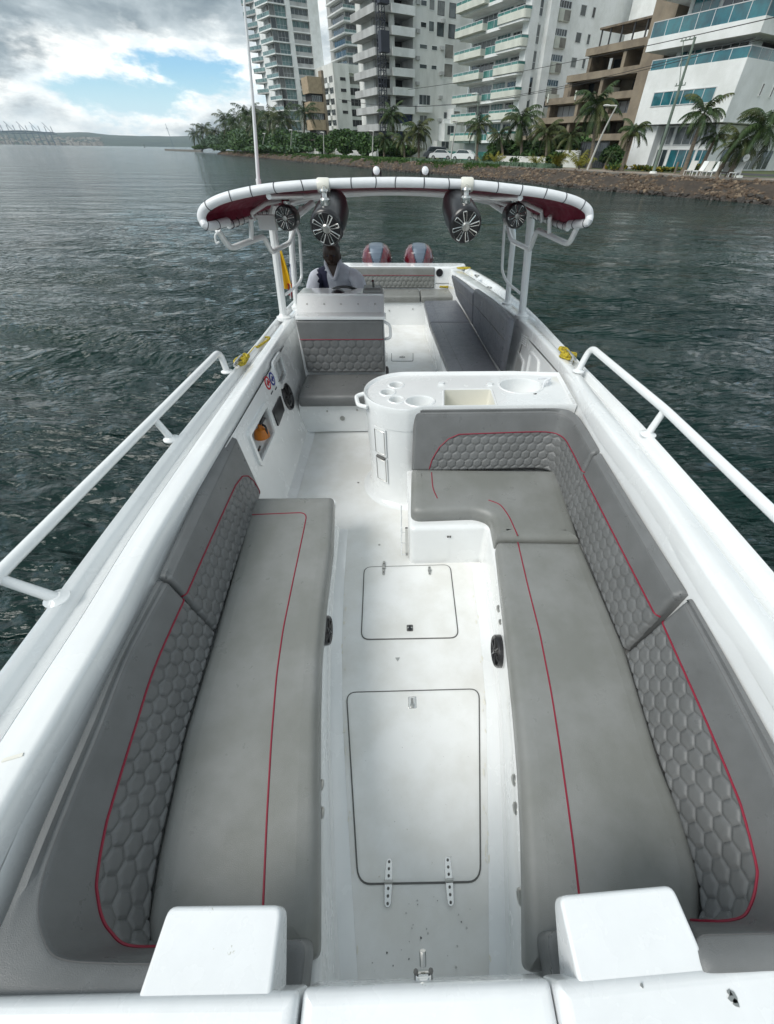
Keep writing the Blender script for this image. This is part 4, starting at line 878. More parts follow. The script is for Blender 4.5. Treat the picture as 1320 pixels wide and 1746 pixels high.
# ------------------------------------------------------------------ far shore
def far():
    n = 90; rings = []
    for k, (dist, hs) in enumerate(((3000, 1.5), (3150, 14), (3500, 38), (4300, 72), (5200, 60))):
        row = []
        for i in range(n):
            az = rad(-62+72*i/(n-1)); h = hs*(.95+.45*noise.noise(V((i*.07, k*.4, 0)))+.15*noise.noise(V((i*.33, k, 3)))) if k else -2
            if k >= 2: h *= .82
            row.append((math.sin(az)*dist, math.cos(az)*dist, max(h, 1.5) if k else -2))
        rings.append(row)
    mb = MB(); mb.loft(rings, closed=False, caps=(False, False)); tag(mb.build('hills', M['hill'], smooth=True), kind='structure')
    mb = MB()
    for k in range(700):
        az = rad(random.uniform(-52, -28)); d = random.uniform(2900, 3500); z = max(0, (d-3000)/500*28); w = random.uniform(5, 16); p = (math.sin(az)*d, math.cos(az)*d); h = random.uniform(3, 7)
        mb.box((p[0]-w/2, p[1]-w/2, z-3), (p[0]+w/2, p[1]+w/2, z+h+3))
    tag(mb.build('far_town', M['town']), 'scatter of tiny pale houses along the far shore', 'town', kind='stuff')
    for k in range(9):
        x = 6+k*10.5; az = sight(x, 225); az = math.atan2(az.x, az.y); d = 2500; p = V((math.sin(az)*d, math.cos(az)*d, 0)); o = empty('port_crane', p, -az, 'blue grey container crane in the row at the far left of the horizon', 'crane', 'port cranes on the far shore')
        mb = MB()
        for a in (-9, 9):
            for c in (-7, 7): mb.box((a-.8, c-.8, 0), (a+.8, c+.8, 34))
        mb.box((-9, -7, 30), (9, 7, 32)); mb.box((-1, -7, 34), (1, 7, 52)); mb.build('gantry', M['crane'], o, local=True)
        mb = MB(); mb.box((-28, -1, 34), (24, 1, 36.5)) if k % 2 else mb.hexa([(-4, -1, 34), (-2, -1, 34), (-2, 1, 34), (-4, 1, 34)], [(-22, -1, 62), (-20, -1, 62), (-20, 1, 62), (-22, 1, 62)]); mb.build('boom', M['crane'], o, local=True)
    d = sight(290, 230); d = V((d.x, d.y, 0)).normalized()*2200; o = empty('lattice_mast', d, 0, 'thin pale mast standing on the far horizon', 'mast'); mb = MB(); mb.tube([(0, 0, 0), (-5, 0, 62)], .7, 6); mb.box((-8, -1, 50), (0, 1, 51)); mb.build('mast_body', M['crane'], o, local=True)
    # low spit in front of the far town and a jetty off the point
    mb = MB(); ring = []
    for i in range(50):
        az = rad(-60+24*i/49); d = 1500; w = 30+20*noise.noise(V((i*.3, 1, 1))); h = (4.5+5*noise.noise(V((i*.8, 5, 1))))*max(.12, 1-max(0, (i-34)/15)); ring.append([(math.sin(az)*(d-w), math.cos(az)*(d-w), -.6), (math.sin(az)*(d-w+6), math.cos(az)*(d-w+6), h), (math.sin(az)*(d+w), math.cos(az)*(d+w), h), (math.sin(az)*(d+w+6), math.cos(az)*(d+w+6), -.6)])
    mb.loft(ring, closed=False, caps=(False, False)); tag(mb.build('spit', M['hill']), kind='structure')
    mb = MB(); a = W(285, 4, 0); b = pz(283, 256.3, -.2); a2 = pz(345, 258.5, -.2); mb.hexa([a2+V((0, -2, -.4)), b+V((0, -2, -.4)), b+V((0, 2, -.4)), a2+V((0, 2, -.4))], [a2+V((0, -2, .8)), b+V((0, -2, .8)), b+V((0, 2, .8)), a2+V((0, 2, .8))])
    tag(mb.build('jetty', M['kerb']), 'low dark stone jetty reaching out from the palm covered point', 'jetty')
    q = pz(247, 252, -.35); o = empty('channel_marker', q, 0, 'tiny dark channel marker standing in the water', 'buoy'); mb = MB(); mb.lathe([(0, 0), (1.3, 0), (1.1, .8), (.3, 1), (.25, 3.2), (.8, 3.3), (0, 4.3)], (0, 0, 0), seg=10); mb.build('marker_body', M['dtrunk'], o, local=True)
far()

# ================================================================== THE BOAT
boat = empty('motor_boat', (0, 3.5, ZW), 0, 'long open white speedboat filling the foreground, seen from its bow deck towards the stern', 'boat')
# gunwale stations: Y, inner X, outer X, z   (right = seen on the right)
GR = [(7.62, .86, 1.22, .74), (7.0, .90, 1.34, .77), (6.0, 1.06, 1.45, .82), (5.0, 1.2, 1.48, .87), (4.3, 1.27, 1.48, .90), (3.6, 1.30, 1.46, .93), (3.0, 1.30, 1.45, .955), (2.5, 1.25, 1.45, .975), (2.0, 1.2, 1.445, 1.0), (1.4, 1.2, 1.445, 1.0), (.9, 1.165, 1.44, 1.0), (.5, 1.15, 1.42, 1.0), (0, 1.09, 1.37, 1.0), (-.5, .93, 1.22, 1.0), (-1.1, .62, .93, 1.0), (-1.7, .25, .5, 1.01), (-2.1, .02, .12, 1.02)]
GL = [(7.62, .84, 1.2, .74), (7.0, .88, 1.26, .77), (6.0, 1.02, 1.30, .81), (5.2, 1.1, 1.31, .85), (4.45, 1.145, 1.335, .875), (3.7, 1.155, 1.345, .89), (2.9, 1.155, 1.375, .9), (1.95, 1.155, 1.41, .9), (1.3, 1.155, 1.415, .9), (.85, 1.125, 1.41, .9), (.5, 1.12, 1.405, .9), (.2, 1.11, 1.39, .9), (-.15, 1.04, 1.33, .92), (-.5, .92, 1.2, .95), (-1.1, .62, .93, 1.0), (-1.7, .25, .5, 1.01), (-2.1, .02, .12, 1.02)]
def gun(G, sg, name):
    prof = [(-.0, -.10), (0, -.022), (.035, -.004), (.08, 0), (.40, 0), (.43, -.004), (.435, -.012), (.445, -.004), (.50, -.018), (.58, -.040), (.74, -.044), (.80, -.008), (.84, .002), (.95, .002), (1.0, -.015), (1.03, -.05), (1.01, -.12), (.98, -.16)]
    P = cr([V(g) for g in [(a[0], a[1], a[2]) for a in G]], 5); Z = cr([V((a[3], 0, 0)) for a in G], 5)
    rings = [[(sg*(p.y+(p.z-p.y)*f), p.x, z.x+d) for f, d in prof] for p, z in zip(P, Z)]
    mb = MB(); mb.loft(rings, closed=False, caps=(False, False)); mb.build(name, M['gel'], boat, smooth=True, ang=50)
    rings = [[(sg*(p.z*.985+(p.z-p.y)*0), p.x, z.x-.15), (sg*p.z*.96, p.x, z.x-.55), (sg*p.z*.90, p.x, .05), (sg*p.z*.78, p.x, -.35), (sg*p.z*.55, p.x, -.62), (0, p.x, -.75)] for p, z in zip(P, Z)]
    mb = MB(); mb.loft(rings, closed=False, caps=(False, False)); mb.build('hull_side', M['gel'], boat, smooth=True)
    return P, Z
gun(GR, 1, 'gunwale'); gun(GL, -1, 'gunwale')
def gx(G, y, k=1): return float(np.interp(y, [g[0] for g in G][::-1], [g[k] for g in G][::-1]))
# floor
mb = MB(); ys = np.linspace(-.14, 7.2, 30)
mb.loft([[(x, y, 0) for x in (-1.02, -.5, 0, .5, 1.1)] for y in ys], closed=False, caps=(False, False)); mb.build('floor', M['deck'], boat)
# left inner wall: three stretches, the middle one with real niches
def LWf(u, v, d): return V((-(1.0+.172*v)-d, u, v))
def lw(x, y):
    d = sight(x, y); k = (-1-CAM.x-.172*CAM.z)/(d.x+.172*d.z); p = CAM+d*k; return (p.y, p.z)
def wall_seg(G, sg, ys, f, zb=0.0):
    rings = [[(sg*(gx(G, y)+.002), y, gx(G, y, 3)-.09), (sg*(gx(G, y)*(1-.04*f)), y, .6), (sg*gx(G, y)*(1-.10*f), y, .12), (sg*(gx(G, y)*(1-.13*f)-.05), y, zb)] for y in ys]
    mb = MB(); mb.loft(rings, closed=False, caps=(False, False)); mb.build('inner_wall', M['gel'], boat, smooth=True, ang=60)
wall_seg(GL, -1, np.linspace(-.3, 2.12, 10), 1); wall_seg(GL, -1, np.linspace(3.92, 7.6, 12), .7)
wall_seg(GR, 1, np.linspace(-.3, 3.05, 12), .8); wall_seg(GR, 1, np.linspace(4.15, 7.6, 12), .4)
h1 = [lw(*p) for p in ((452.7, 693), (424.8, 742), (443, 788), (466, 737))]; h2 = [lw(*p) for p in ((476.5, 674.5), (463.6, 701), (473, 727), (483.5, 699))]
h3 = [lw(*p) for p in ((476, 606), (465, 624), (476.5, 657), (485.5, 638))]
outer = [(2.12, .02), (3.92, .02), (3.92, .80), (2.12, .815)]
mb = MB(); holed(mb, outer, [rpoly(h1, .02, 3), rpoly(h3, .02, 3)], LWf, .22); mb.build('inner_wall', M['gel'], boat)
mb = MB(); mb.loft([[LWf(y, .03, -.0), LWf(y, .012, -.03), (-.93, y, .003)] for y in np.linspace(2.12, 3.7, 6)], closed=False, caps=(False, False)); mb.build('floor_cove', M['gel'], boat, smooth=True)
def frame(poly, w, name, m='gel', d0=-.018, par=boat):
    out_ = offs(poly, -w); mb = MB(); n = len(poly)
    A = [LWf(p[0], p[1], d0) for p in out_]; B_ = [LWf(p[0], p[1], d0) for p in poly]; C_ = [LWf(p[0], p[1], .0) for p in out_]; D_ = [LWf(p[0], p[1], .03) for p in poly]
    mb.loft([C_, A, B_, D_], caps=(False, False)); return mb.build(name, M[m], par)
frame(rpoly(h1, .02, 3), .035, 'niche_frame'); frame(rpoly(h3, .02, 3), .035, 'niche_frame')
mb = MB(); P_ = rpoly(h2, .01, 2); mb.loft([[LWf(p[0], p[1], .0) for p in P_], [LWf(p[0], p[1], -.012) for p in P_]]); mb.build('black_socket_panel', M['black'], boat)
def wall_speaker(c, r, nrm, par=boat, name='deck_speaker', m='black'):
    c = V(c); nrm = V(nrm).normalized(); mb = MB(); mb.lathe([(0, -.02), (r, -.02), (r, .012), (r*.93, .02), (r*.8, .012), (r*.76, .0), (0, 0)], c, nrm, 28); o = mb.build(name, M[m], par, smooth=True)
    mb = MB(); mb.lathe([(0, 0), (r*.66, .002), (r*.3, -.0), (r*.2, .012), (0, .014)], c+nrm*.002, nrm, 24); mb.build('cone', M['rubber'], o, smooth=True)
    a = nrm.orthogonal().normalized(); b = nrm.cross(a)
    for k in range(6):
        t = k*PI/3; mb = MB(); d = a*math.cos(t)+b*math.sin(t); mb.tube([c+nrm*.016+d*r*.18, c+nrm*.016+d*r*.82], r*.05, 5); mb.build('spoke', M['black'], o)
    return o
u, v = lw(490, 676); wall_speaker(LWf(u, v, 0), .125, (1, 0, .17))
for (x, y, m) in ((456, 653, 'redf'), (463.5, 646, 'blue')):
    u, v = lw(x, y); c = LWf(u, v, -.003); n_ = V((1, 0, .17)).normalized(); mb = MB(); mb.lathe([(.055, -.002), (.055, .002), (.04, .002), (.04, -.002)], c, n_, 20); o = mb.build('safety_sticker', M[m], boat)
    mb = MB(); mb.lathe([(0, -.002), (.042, -.002), (.042, .0005), (0, .0005)], c, n_, 20); mb.build('sticker_face', M['pad'], o)
    mb = MB(); mb.box((c.x+.0045, c.y-.03, c.z-.008), (c.x+.007, c.y+.03, c.z+.008)); mb.box((c.x+.0035, c.y-.009, c.z-.025), (c.x+.0065, c.y+.009, c.z+.025)); mb.build('sticker_symbol', M[m], o)
    mb = MB(); mb.box((c.x+.012, c.y-.03, c.z-.09), (c.x+.016, c.y+.03, c.z-.08)); mb.build('sticker_text', M['card'], o)
u, v = lw(474, 643); mb = MB(); p = LWf(u, v, -.03); mb.tube([p+V((0, -.1, .0)), p+V((0, .08, .02))], .006, 6); mb.build('niche_hook', M['chrome'], boat)
# right inner wall with two framed niches and a lettered plate
RXb = 1.19
def RWf(u, v, d): return V((1.215+.085*v+d, u, v))
def rw(x, y):
    d = sight(x, y); k = (1.215-CAM.x+.085*CAM.z)/(d.x-.085*d.z); p = CAM+d*k; return (p.y, p.z)
g1 = [rw(*p) for p in ((880, 597), (892, 619), (885, 652), (868, 638))]; g2 = [rw(*p) for p in ((905, 603), (917, 619), (914, 652), (898, 640))]
outer = [(3.05, .02), (4.15, .02), (4.15, .80), (3.05, .86)]
mb = MB()
try: holed(mb, outer, [rpoly(g1, .02, 3)], RWf, .18)
except Exception: mb.add([RWf(p[0], p[1], 0) for p in outer], [(0, 1, 2, 3)])
mb.build('inner_wall', M['gel'], boat)
for g in (g1, g2):
    P_ = rpoly(g, .02, 3); out_ = offs(P_, -.03); mb = MB(); mb.loft([[RWf(p[0], p[1], 0) for p in out_], [RWf(p[0], p[1], -.014) for p in out_], [RWf(p[0], p[1], -.014) for p in P_], [RWf(p[0], p[1], .01) for p in P_]], caps=(False, False)); mb.build('niche_frame', M['gel'], boat)
pq = [rw(*p) for p in ((884, 562), (902, 574), (898, 594), (881, 580))]
mb = MB(); mb.loft([[RWf(p[0], p[1], 0) for p in pq], [RWf(p[0], p[1], -.004) for p in pq]]); plate = mb.build('notice_plate', M['w3'], boat)
for k in range(5):
    a = V(pq[0]).lerp(V(pq[3]), .14+.18*k); b = V(pq[1]).lerp(V(pq[2]), .14+.18*k); mb = MB()
    for j in range(5): q0 = a.lerp(b, .08+.18*j); q1 = a.lerp(b, .08+.18*j+.12); mb.tube([RWf(q0.x, q0.y, -.006), RWf(q1.x, q1.y, -.006)], .006, 4)
    mb.build('notice_text', M['pad'], plate)
mb = MB(); q = rw(884, 640); mb.sphere(RWf(q[0], q[1], .05), .035, seg=10); mb.tube([RWf(q[0], q[1], .05), RWf(q[0]-.05, q[1]+.12, .03)], .015, 6); mb.build('fuel_tap', M['black'], boat)

# bench bases, hatches
def base(outline, z1, name='bench_base', m='gel', r=.03): mb = MB(); slab(mb, outline, -.01, z1, r, 3); return mb.build(name, M[m], boat, smooth=True)
xy = lambda p: (p.x, p.y)
LB = [xy(pz(x, y, 0)) for x, y in ((577, 903), (568, 1000), (562, 1100), (560, 1220), (563, 1340), (568, 1500), (573, 1620), (576, 1700))]
RB = [xy(pz(x, y, 0)) for x, y in ((822, 962), (840, 1090), (852, 1200), (858, 1330), (863, 1480), (868, 1640), (870, 1700))]
base(rpoly([(-1.06, 1.98)]+[(LB[0][0], 1.98)]+LB+[(LB[-1][0]-.03, -.3), (-1.0, -.3)], [0, .06]+[.05]*len(LB)+[0, 0]), .36)
base(rpoly([(1.12, -.3), (RB[-1][0]+.03, -.3)]+RB[::-1]+[(RB[0][0]-.02, 1.80), (.012, 1.80), (.012, 2.46), (1.14, 2.46)], [0, 0]+[.05]*len(RB)+[.04, .05, .0, 0]), .36)
# small raised border along the floor sides
for pts in (LB, RB):
    sg = 1 if pts is LB else -1
    mb = MB(); mb.loft([[(p[0]-sg*.005, p[1], .045), (p[0]+sg*.012, p[1], .014), (p[0]+sg*.05, p[1], .0075), (p[0]+sg*.075, p[1], .001)] for p in pts], closed=False, caps=(False, False)); mb.build('floor_cove', M['gel'], boat, smooth=True)
def hatch(corners, rr, name='floor_hatch'):
    P_ = rpoly([xy(pz(x, y, 0)) for x, y in corners], rr, 6)
    out_ = offs(P_, -.0065); mb = MB(); mb.loft([[(p[0], p[1], .0) for p in out_], [(p[0], p[1], .003) for p in out_], [(p[0], p[1], .003) for p in offs(P_, .002)]], caps=(False, False)); g = mb.build('gasket', M['gasket'], boat)
    mb = MB(); slab(mb, P_, .0005, .007, .003, 2); h = mb.build(name, M['deck'], boat, smooth=True); g.parent = h; return h
H1 = hatch([(592, 1182), (816, 1176), (818, 1502), (612, 1506)], .05); H2 = hatch([(622, 968), (767, 964), (781, 1087), (617, 1090)], .05)
H3 = hatch([(668, 602), (704, 602), (704, 616), (668, 616)], .03)
def hinge(xc, y0, y1, par, w=.03, m='chrome', n=6):
    a, b = pz(xc[0], y0, .007), pz(xc[1], y1, .007); d = (b-a); L_ = d.length; d.normalize(); s = V((-d.y, d.x, 0))
    mb = MB(); 
    prof = [(0, .3), (.06, .8), (.15, .85), (.42, 1), (.58, 1), (.85, .85), (.94, .8), (1, .3)]
    mb.loft([[a+d*L_*f+s*w*.5*k, a+d*L_*f-s*w*.5*k, a+d*L_*f-s*w*.5*k+V((0, 0, .005)), a+d*L_*f+s*w*.5*k+V((0, 0, .005))] for f, k in prof]); o = mb.build('hinge', M[m], par)
    mid = a+d*L_*.5; mb = MB(); mb.tube([mid-s*w*.55+V((0, 0, .006)), mid+s*w*.55+V((0, 0, .006))], .007, 8); mb.build('hinge_pin', M['steel'], o)
    for k in range(n):
        f = [.07, .22, .37, .63, .78, .93][k] if n == 6 else (.2, .8)[k]; c = a+d*L_*f; mb = MB(); mb.lathe([(.0055, 0), (.0055, .0065), (0, .0075)], c, seg=8); mb.build('screw', M['gasket'], o)
hinge((664, 661), 1464, 1547, H1); hinge((763, 769), 1461, 1545, H1)
hinge((655, 654), 957, 981, H2, .022, 'steel', 2); hinge((732, 733), 966, 981, H2, .022, 'chrome', 2)
def latch(x, y, par, w, l, m, dark=False):
    c = pz(x, y, .007); mb = MB(); slab(mb, rpoly([(c.x-w/2, c.y-l/2), (c.x+w/2, c.y-l/2), (c.x+w/2, c.y+l/2), (c.x-w/2, c.y+l/2)], .006, 3), .005, .011, .002, 2); o = mb.build('latch', M[m], par)
    mb = MB(); mb.tube([(c.x, c.y+l*.3, .014), (c.x, c.y-l*.1, .016)], w*.14, 8); mb.lathe([(w*.28, 0), (w*.28, .008), (0, .01)], (c.x, c.y-l*.28, .01), seg=12); mb.build('latch_lever', M['steel' if not dark else 'black'], o)
    if dark: mb = MB(); mb.box((c.x-w*.42, c.y-.004, .011), (c.x+w*.42, c.y+.004, .014)); mb.box((c.x-.003, c.y-l*.4, .011), (c.x+.003, c.y+l*.4, .014)); mb.build('latch_rib', M['steel'], o)
latch(703, 1198, H1, .045, .062, 'chrome'); latch(699, 1071, H2, .04, .045, 'gasket', True); latch(686, 609, H3, .08, .03, 'gasket')
for (x, y, r) in ((764, 915, .010), (768, 915, .010), (584, 713, .028), (558, 701, .010), (609, 699, .010)):
    pass
# deck drain triangle decal and fittings
c = pz(678, 1124, .002); mb = MB(); mb.loft([[(c.x-.014, c.y+.01, .001), (c.x+.014, c.y+.01, .001), (c.x, c.y-.014, .001)], [(c.x-.014, c.y+.01, .0035), (c.x+.014, c.y+.01, .0035), (c.x, c.y-.014, .0035)]]); mb.build('small_triangle_mark', M['steel'], boat)
for (x, y) in ((647, 929), (688, 823), (611, 823)):
    c = pz(x, y, 0); mb = MB(); mb.lathe([(.009, -.002), (.009, .002), (0, .003)], c, seg=8); mb.build('deck_screw', M['steel'], boat)
# speakers and courtesy lights on the bench faces
def on_face(pts, y, z, off=.0):
    xs = sorted([(p[1], p[0]) for p in pts]); return float(np.interp(y, [a for a, b in xs], [b for a, b in xs]))
def ls(x, y, sg):      # point on the bench face under a pixel, iterating on height
    pts = LB if sg < 0 else RB; z = .2
    X = pts[2][0]
    for _ in range(8): p = px_(x, y, X+sg*-.002); X = on_face(pts, p.y, p.z)
    return V((X, p.y, p.z))
for (x, y, sg, r) in ((553, 1075, -1, .082), (853, 1110, 1, .088)): p = ls(x, y, sg); p.z = max(p.z, .14); p.z = min(p.z, .24); wall_speaker(p+V((-sg*.014, 0, 0)), r, (-sg, 0, .05))
for (x, y, sg, r) in ((554, 1013, -1, .02), (552, 1036, -1, .016), (848, 1045, 1, .022), (851, 1068, 1, .016), (882, 1323, 1, .022), (885, 1372, 1, .022), (543, 1330, -1, .02), (543, 1378, -1, .02), (883, 1530, 1, .024)):
    pts = LB if sg < 0 else RB; Y_ = ls(x, y, sg).y; X = on_face(pts, Y_, 0); mb = MB(); mb.lathe([(r, -.01), (r, .006), (r*.7, .01), (0, .008)], (X, Y_, .28), (-sg, 0, 0), 16); mb.build('courtesy_light', M['steel'], boat, smooth=True)
# corner seat front face fittings and the white wire rack
p = py(766, 916, 1.79); mb = MB(); mb.box((p.x-.014, 1.793, p.z-.008), (p.x-.002, 1.8, p.z+.004)); mb.box((p.x+.003, 1.793, p.z-.008), (p.x+.013, 1.8, p.z+.004)); mb.build('drain_screws', M['gasket'], boat)
rk = empty('wire_rack', (.0, 1.95, .1), 0, 'small white wire rack hanging on the corner of the seat base beside the counter', 'rack')
mb = MB()
for k in range(3): y = 1.84+.11*k; mb.tube(bend([(-.035, y, .34), (-.045, y, .06), (.0, y, .06)], .02), .004, 5)
mb.build('upright_wire', M['tube'], rk)
for k in range(10): mb = MB(); z = .07+.028*k; mb.tube([(-.04, 1.82, z), (-.04, 2.08, z)], .0032, 5); mb.build('cross_wire', M['tube'], rk)
mb = MB(); mb.box((-.012, 1.835, .05), (.006, 1.85, .33)); mb.build('back_plate', M['chrome'], rk)

sr_ = random.Random(21)
for k in range(46):
    side = LB if k % 2 else RB; sg = -1 if k % 2 else 1; y = sr_.uniform(-.1, 1.7); x = on_face(side, y, 0)-sg*sr_.uniform(.07, .095); r = sr_.uniform(.003, .010)
    mb = MB(); mb.prism([(x+r*sr_.uniform(.3, .9)*math.cos(t), y+r*sr_.uniform(.6, 2.4)*math.sin(t)) for t in np.linspace(0, 2*PI, 9)[:-1]], .0005, .0009+.0001*k); mb.build('scuff_mark', M['cream'], boat)
# ---- drinks counter with sink
ctr = []
CY0, CY1 = 2.44, 3.06; cx = .04; ry = (CY1-CY0)/2; cyc = (CY0+CY1)/2; ZC = .87
outl = [(1.27, CY1-.03), (.9, CY1)]+[(cx-.335*math.sin(a), cyc+ry*math.cos(a)) for a in np.linspace(0, PI, 25)]+[(.13, CY0+.05), (1.0, CY0+.055), (1.23, CY0+.055)]
outl = outl[::-1]
def circ(x, y, rx, ryy, n=28): return [(x+rx*math.cos(2*PI*k/n), y+ryy*math.sin(2*PI*k/n)) for k in range(n)]
q = lambda x, y: xy(pz(x, y, ZC))
holes = []
for (x, y, r) in ((675.5, 656.5, .048), (661, 669, .048), (676, 681.5, .048)): c = q(x, y); holes.append((circ(*c, r, r), .09))
c = q(716, 684); holes.append((circ(*c, .098, .075), .12))
box = rpoly([q(758, 692.5), q(845, 692), q(836, 664), q(758, 665)], .015, 3); holes.append((box, .16))
c = q(888, 658); holes.append((circ(*c, .16, .125), .13))
c = q(912, 671); holes.append((circ(*c, .016, .016, 12), .04))
mb = MB(); loops = [[V((p[0], p[1], 0)) for p in outl]]+[[V((p[0], p[1], 0)) for p in h] for h, _ in holes]
flat = [p for l in loops for p in l]; mb.add([(p.x, p.y, ZC) for p in flat], tessellate_polygon(loops))
counter = mb.build('counter_top', M['gel'], boat)
rim = offs(outl, .02)
mb = MB(); lip = outl[2:-2]
mb.loft([[(p[0], p[1], ZC-.16) for p in outl], [(p[0], p[1], ZC-.03) for p in offs(outl, -.004)], [(p[0], p[1], ZC+.012) for p in offs(outl, -.004)], [(p[0], p[1], ZC+.02) for p in outl], [(p[0], p[1], ZC+.014) for p in offs(outl, .012)], [(p[0], p[1], ZC-.002) for p in offs(outl, .022)]], caps=(False, False)); mb.build('counter_rim', M['gel'], boat, smooth=True, ang=60)
rings = []
for z, f in ((0, -.075), (.012, -.045), (.035, -.02), (.09, -.004), (.2, .0), (.5, .0), (ZC-.14, .0)): rings.append([(p[0], p[1], z) for p in offs(outl, f+.004)])
mb = MB(); mb.loft(rings, caps=(False, False)); mb.build('counter_body', M['gel'], boat, smooth=True, ang=60)
for i, (h, dp) in enumerate(holes):
    n = len(h); mb = MB(); cxh = sum(p[0] for p in h)/n; cyh = sum(p[1] for p in h)/n
    sc = (1, .97, .93, .85, .6, .0) if i in (3, 5) else (1, .99, .97, .96, .90, .0); zz = (0, -.3, -.6, -.85, -1, -1) if i in (3, 5) else (0, -.5, -.8, -.93, -1, -1)
    mb.loft([[(cxh+(p[0]-cxh)*max(s_, .02), cyh+(p[1]-cyh)*max(s_, .02), ZC+dp*k) for p in h] for s_, k in zip(sc, zz)], caps=(False, True))
    nm = 'cup_holder' if i < 3 else ('bottle_holder' if i == 3 else ('ice_box' if i == 4 else ('sink_basin' if i == 5 else 'sink_plug_hole')))
    o = mb.build(nm, M['cream' if i in (4,) else ('rubber' if i == 6 else 'gel')], counter, smooth=True)
    if i < 6:
        mb = MB(); o2 = offs(h, -.012); mb.loft([[(p[0], p[1], ZC+.0005) for p in offs(h, -.018)], [(p[0], p[1], ZC+.006) for p in o2], [(p[0], p[1], ZC+.005) for p in offs(h, -.003)], [(p[0], p[1], ZC-.005) for p in h]], caps=(False, False)); mb.build('raised_ring', M['gel'], o, smooth=True)
c = pz(933, 657, ZC); mb = MB(); mb.tube(bend([(c.x-.04, c.y-.03, ZC+.0), (c.x-.04, c.y-.03, ZC+.05), (c.x+.02, c.y+.0, ZC+.06), (c.x-.09, c.y-.02, ZC+.065)], .02), .008, 8); mb.lathe([(.022, 0), (.022, .008), (.01, .012), (.01, .05), (0, .055)], (c.x+.02, c.y+.03, ZC), seg=12); mb.build('tap', M['pad'], counter, smooth=True)
for (x, y) in ((752, 655), (835, 656)): c = pz(x, y, ZC); mb = MB(); mb.box((c.x-.02, c.y-.005, ZC), (c.x+.02, c.y+.015, ZC+.02)); mb.build('hinge_block', M['gel'], counter)
# oval handle round the left end, and the two cupboard doors on the drum
mb = MB(); mb.tube(bend([(cx-.33, cyc+.02, ZC-.02), (cx-.40, cyc-.0, ZC-.03), (cx-.375, cyc-.13, ZC-.04), (cx-.31, cyc-.16, ZC-.04)], .05), .016, 8); mb.build('towel_rail', M['tube'], boat, smooth=True)
for (z0, z1) in ((.46, .70), (.20, .44)):
    mb = MB(); aa = np.linspace(rad(128), rad(148), 6)
    P0 = lambda a, z, o: (cx-(.335+o)*math.sin(a), cyc+(ry+o)*math.cos(a), z)
    mb.loft([[P0(a, z0, .0) for a in aa]+[P0(a, z1, .0) for a in aa[::-1]], [P0(a, z0, .008) for a in aa]+[P0(a, z1, .008) for a in aa[::-1]]]); d_ = mb.build('locker_door', M['gel'], boat)
    a2 = np.linspace(rad(130), rad(146), 6); mb = MB(); mb.tube([P0(a, z0+.02, .010) for a in a2]+[P0(a, z1-.02, .010) for a in a2[::-1]], .003, 4, closed=True); mb.build('door_groove', M['steel'], d_)
mb = MB(); a = rad(140); mb.tube([P0(rad(133), .452, .018), P0(rad(146), .445, .018)], .012, 8); mb.build('locker_latch', M['gasket'], boat)

# ---- helm console
con = MB(); CX0, CX1 = -1.04, -.17
con.loft([[(CX0, y, z) for y, z in ((3.64, 0), (3.6, .02), (3.60, .33), (4.10, .34), (4.12, .99), (4.16, 1.0), (4.22, 1.005), (4.40, 1.125), (4.75, 1.10), (4.8, .85), (4.8, 0))], [(CX1, y, z) for y, z in ((3.64, 0), (3.6, .02), (3.60, .33), (4.10, .34), (4.12, .99), (4.16, 1.0), (4.22, 1.005), (4.40, 1.125), (4.75, 1.10), (4.8, .85), (4.8, 0))]])
helm = con.build('helm_console', M['gel'], boat)
mb = MB(); mb.tube([(CX0+.01, 4.40, 1.12), (CX1-.01, 4.40, 1.12)], .012, 8); mb.build('console_lip', M['gel'], helm)
mb = MB(); slab(mb, rpoly([(CX0+.02, 4.06), (CX1+.02, 4.06), (CX1+.02, 4.2), (CX0+.02, 4.2)], .02), .985, 1.012, .008, 3); mb.build('console_shelf', M['gel'], helm, smooth=True)
for k in range(5): x = CX0+.1+.17*k; mb = MB(); mb.lathe([(.007, 0), (.007, .004), (0, .005)], (x, 4.30, 1.06), (0, -.55, .83), 8); mb.build('screw', M['steel'], helm)
mb = MB(); mb.tube(bend([(CX1, 4.12, .78), (CX1+.06, 4.10, .80), (CX1+.06, 4.10, .92), (CX1, 4.12, .95)], .03), .014, 8); mb.build('grab_handle', M['tube'], helm, smooth=True)
for (y, z, r) in ((4.0, .50, .045), (3.95, .28, .05)): mb = MB(); mb.lathe([(r, 0), (r, .02), (r*.6, .03), (0, .03)], (CX1, y, z), (1, 0, 0), 14); mb.build('side_socket', M['black'], helm)
for (x, z, r) in ((584, 713, .026), (558, 701, .01), (609, 699, .01)): p = py(x, z, 3.6); mb = MB(); mb.lathe([(r, 0), (r, .006), (r*.5, .008), (0, .004)], (p.x, 3.6, p.z), (0, -1, 0), 14); mb.build('deck_filler' if r > .02 else 'screw', M['steel'], helm, smooth=True)
wc = V((-.60, 4.78, 1.05)); wn = V((0, .55, .83)).normalized(); a_ = V((1, 0, 0)); b_ = wn.cross(a_)
mb = MB(); mb.tube([wc+(a_*math.cos(t)+b_*math.sin(t))*.15 for t in np.linspace(0, 2*PI, 33)[:-1]], .014, 8, closed=True); sw = mb.build('steering_wheel', M['black'], helm, smooth=True)
for k in range(5): t = 2*PI*k/5+.3; mb = MB(); mb.tube([wc-wn*.04, wc+(a_*math.cos(t)+b_*math.sin(t))*.15], .009, 6); mb.build('spoke', M['steel'], sw)
mb = MB(); mb.tube([wc-wn*.16, wc-wn*.03], .03, 10); mb.build('steering_hub', M['black'], sw)
